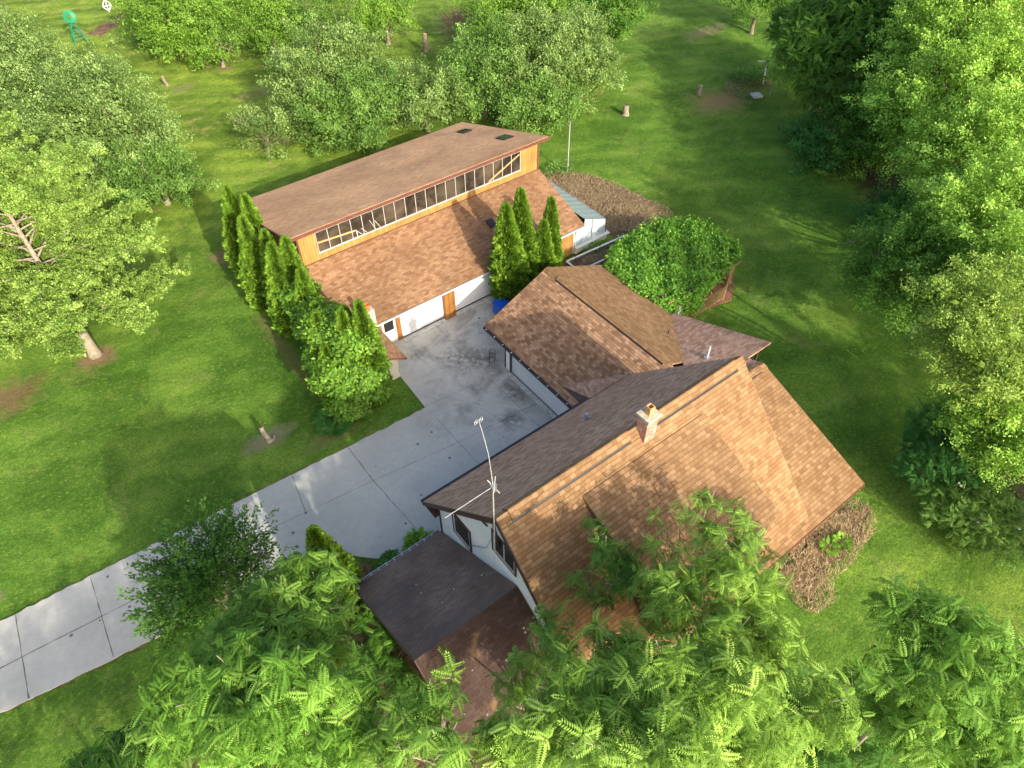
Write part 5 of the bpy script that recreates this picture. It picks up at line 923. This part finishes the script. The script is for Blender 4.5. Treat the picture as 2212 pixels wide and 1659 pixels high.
r = np.random.default_rng(5); t = empty('climbing_vine', (9.6, 28.5, 0), 'broad-leaved vine smothering the near half of the arborvitae row', 'vine'); P, N0 = blob_points(r, VINE, 190, .80); leafmass('foliage', t, P, N0, LM['vine'], .15, .31, r)
b = MB()
for q in VINE[:9]: b.tube([(q[0], q[1], 0), (q[0] + .2, q[1], q[2] * .6), (q[0], q[1] - .3, q[2])], [.05, .035, .02], 5)
b.build('stem', M['bark'], t)

pg = empty('pergola', (32, 23.5, 0), 'wooden pergola with a lattice side panel behind the garage wing', 'pergola')
b = MB(); PP = [(28.6, 21.2), (31.25, 20.35), (34.2, 20.4), (36.0, 21.3), (36.2, 26.2), (28.6, 26.6)]
for x, y in PP: b.box(x - .07, x + .07, y - .07, y + .07, 0, 2.7); b.build('post', M['weathered_wood'], pg); b = MB()
b = MB()
for i in range(8): x = 28.7 + i * .98; b.beam((x, 20.9, 2.5), (x, 26.4, 2.5), .05, .14)
b.beam((28.4, 20.6, 2.6), (35.6, 20.6, 2.6), .05, .12); b.beam((28.4, 26.3, 2.6), (35.8, 26.3, 2.6), .05, .12); b.build('beam', M['weathered_wood'], pg)
def lattice(a, c, z0, z1):
    b = MB(); a = Vector((*a, 0)); c = Vector((*c, 0)); L_ = (c - a).length; d = (c - a) / L_; hh = z1 - z0; k_ = .17
    for sgn in (1, -1):
        s = -hh
        while s < L_:
            p0, p1 = (s, z0), (s + hh, z1)
            if sgn < 0: p0, p1 = (s, z1), (s + hh, z0)
            t0 = max(0, -s / hh); t1 = min(1, (L_ - s) / hh)
            if t1 > t0 + .03: q0 = a + d * (p0[0] + hh * t0) + zz * (p0[1] + (p1[1] - p0[1]) * t0); q1 = a + d * (p0[0] + hh * t1) + zz * (p0[1] + (p1[1] - p0[1]) * t1); b.beam(q0, q1, .012 if sgn > 0 else .016, .03)
            s += k_
    b.beam(a + zz * z0, c + zz * z0, .06, .06); b.beam(a + zz * z1, c + zz * z1, .06, .06); b.build('lattice_panel', M['weathered_wood'], pg)
lattice((31.25, 20.35), (34.2, 20.4), .15, 1.25); lattice((34.2, 20.4), (36.0, 21.3), .15, 1.9); lattice((29.2, 20.9), (31.2, 20.35), .15, 1.2)
r = np.random.default_rng(9); t = empty('grape_vine', (32, 24, 0), 'dense green leafy vine roofing over the wooden pergola', 'vine'); n = 30000; poly = np.array([(28.1, 25.8), (30.5, 27.2), (34.5, 27.3), (36.6, 25.6), (36.7, 22.4), (35.6, 21.2), (32.6, 20.6), (30.6, 20.2), (28.3, 21.0), (27.8, 23)])
P = np.stack([r.uniform(27.2, 37.2, n * 2), r.uniform(19.6, 27.8, n * 2)], -1); ins = np.zeros(len(P), bool); j = len(poly) - 1; jig = .22 * np.sin(P[:, 0] * 5) * np.cos(P[:, 1] * 4.1)
for i in range(len(poly)):
    xi, yi = poly[i]; xj, yj = poly[j]; yy_ = P[:, 1] + jig; xx_ = P[:, 0] + jig; cnd = ((yi > yy_) != (yj > yy_)) & (xx_ < (xj - xi) * (yy_ - yi) / (yj - yi + 1e-9) + xi); ins ^= cnd; j = i
P = P[ins]; cx = (P - np.array([32.2, 23.8])) / np.array([4.6, 3.5]); ed = np.clip(1 - (cx ** 2).sum(1), 0, 1); z = 2.5 + .45 * ed ** .5 + .26 * np.sin(P[:, 0] * 2.4) * np.cos(P[:, 1] * 2.1) + .12 * np.sin(P[:, 0] * 5.3 + P[:, 1] * 4) + r.normal(0, .09, len(P)) - .35 * r.uniform(0, 1, len(P)) ** 2
N0 = unit(np.stack([cx[:, 0] * .5, cx[:, 1] * .5, np.ones(len(P))], -1)); P3 = np.stack([P[:, 0], P[:, 1], z], -1)
# hanging skirts
m_ = 9000; e = r.integers(0, len(poly), m_); f = r.uniform(0, 1, m_)[:, None]; Q = poly[e] * (1 - f) + poly[(e + 1) % len(poly)] * f; low_ = np.where((Q[:, 1] < 21.9) & (Q[:, 0] > 31.6), 2.2, 1.0); zq = low_ + (2.9 - low_) * r.uniform(0, 1, m_) ** .8; No = unit(np.concatenate([Q - np.array([32.2, 23.8]), np.zeros((m_, 1))], 1)); Q3 = np.concatenate([Q, zq[:, None]], 1) + r.normal(0, .14, (m_, 3)) + No * .12
leafmass('foliage', t, np.concatenate([P3, Q3]), np.concatenate([N0, No]), LM['pergola'], .15, .27, r)
b = MB()
for x, y in PP[:4]: b.tube([(x + .15, y, 0), (x + .2, y + .1, 1.5), (x, y + .4, 2.7)], [.04, .035, .02], 5)
b.build('stem', M['bark'], t)

# small plants
def clump(x, y, rad, n, label, mat, seed, name='leafy_plant', size=(.18, .34), h=.3):
    r = np.random.default_rng(seed); t = empty(name, (x, y, 0), label, 'plant'); a = r.uniform(0, 6.28, n); q = rad * np.sqrt(r.uniform(0, 1, n)); o = np.stack([np.cos(a), np.sin(a), np.zeros(n)], -1); P = np.array([x, y, .05]) + o * q[:, None] + np.stack([np.zeros(n), np.zeros(n), r.uniform(.05, h, n)], -1)
    V, Fi, T2 = place(LEAF, P, unit(o + np.array([0, 0, .35]) + rand_dir(r, n) * .3), unit(rand_dir(r, n) * .3 + np.array([0, 0, 1])), r.uniform(*size, n), r.uniform(.1, .9, n)); np_mesh('foliage', V, Fi, 4, mat, t, T2, world_loc(t))
clump(7.1, 16.8, .75, 420, 'leafy green plant at the house corner beside the driveway', LM['vine'], 21, h=.7)
clump(5.6, 17.1, .5, 120, 'low ground plant at the rim of the carport bed', LM['aild'], 22)
clump(23.6, 4.2, .35, 60, 'small left-hand green plant in the chip bed by the house', LM['vine'], 23)
clump(24.4, 4.0, .35, 70, 'small right-hand green plant in the chip bed by the house', LM['vine'], 24)
clump(31.0, 30.0, .9, 260, 'low weeds growing between the greenhouse wall and the planter', LM['aild'], 25, 'weeds', (.1, .2), .5)
clump(35.9, 39.9, 1.1, 300, 'tall weeds around the foot of the pale metal pole', LM['mid'], 26, 'weeds', (.12, .25), .6)
clump(62.8, 41.8, 1.6, 420, 'brushy weeds on the heap at the lawn edge', LM['aild'], 27, 'weeds', (.2, .4), .8)
clump(7.6, 26.9, .7, 420, 'bluish grassy clump at the foot of the vine mass', LM['deep'], 28, 'ornamental_grass', (.35, .7), .5)
clump(19.9, 79.5, 1.6, 200, 'dark weed patch on the far orchard lawn', LM['dark'], 29, 'weeds', (.15, .3), .3)
r = np.random.default_rng(31); V = []
o = litter([(61.5, 40.8, 3.0, 2.0, 1)], 900, 33, 'brush_heap', 'straw', .9); tag(o, 'tangled dead brush and clippings heaped at the lawn edge', 'brush')
o = litter([(-2, 6, 5, 8, 1), (5, 2, 6, 6, .7)], 3500, 34, 'leaf_litter', 'straw', .25); tag(o, 'brown leaf litter on the shaded ground under the foreground trees', 'leaf litter')
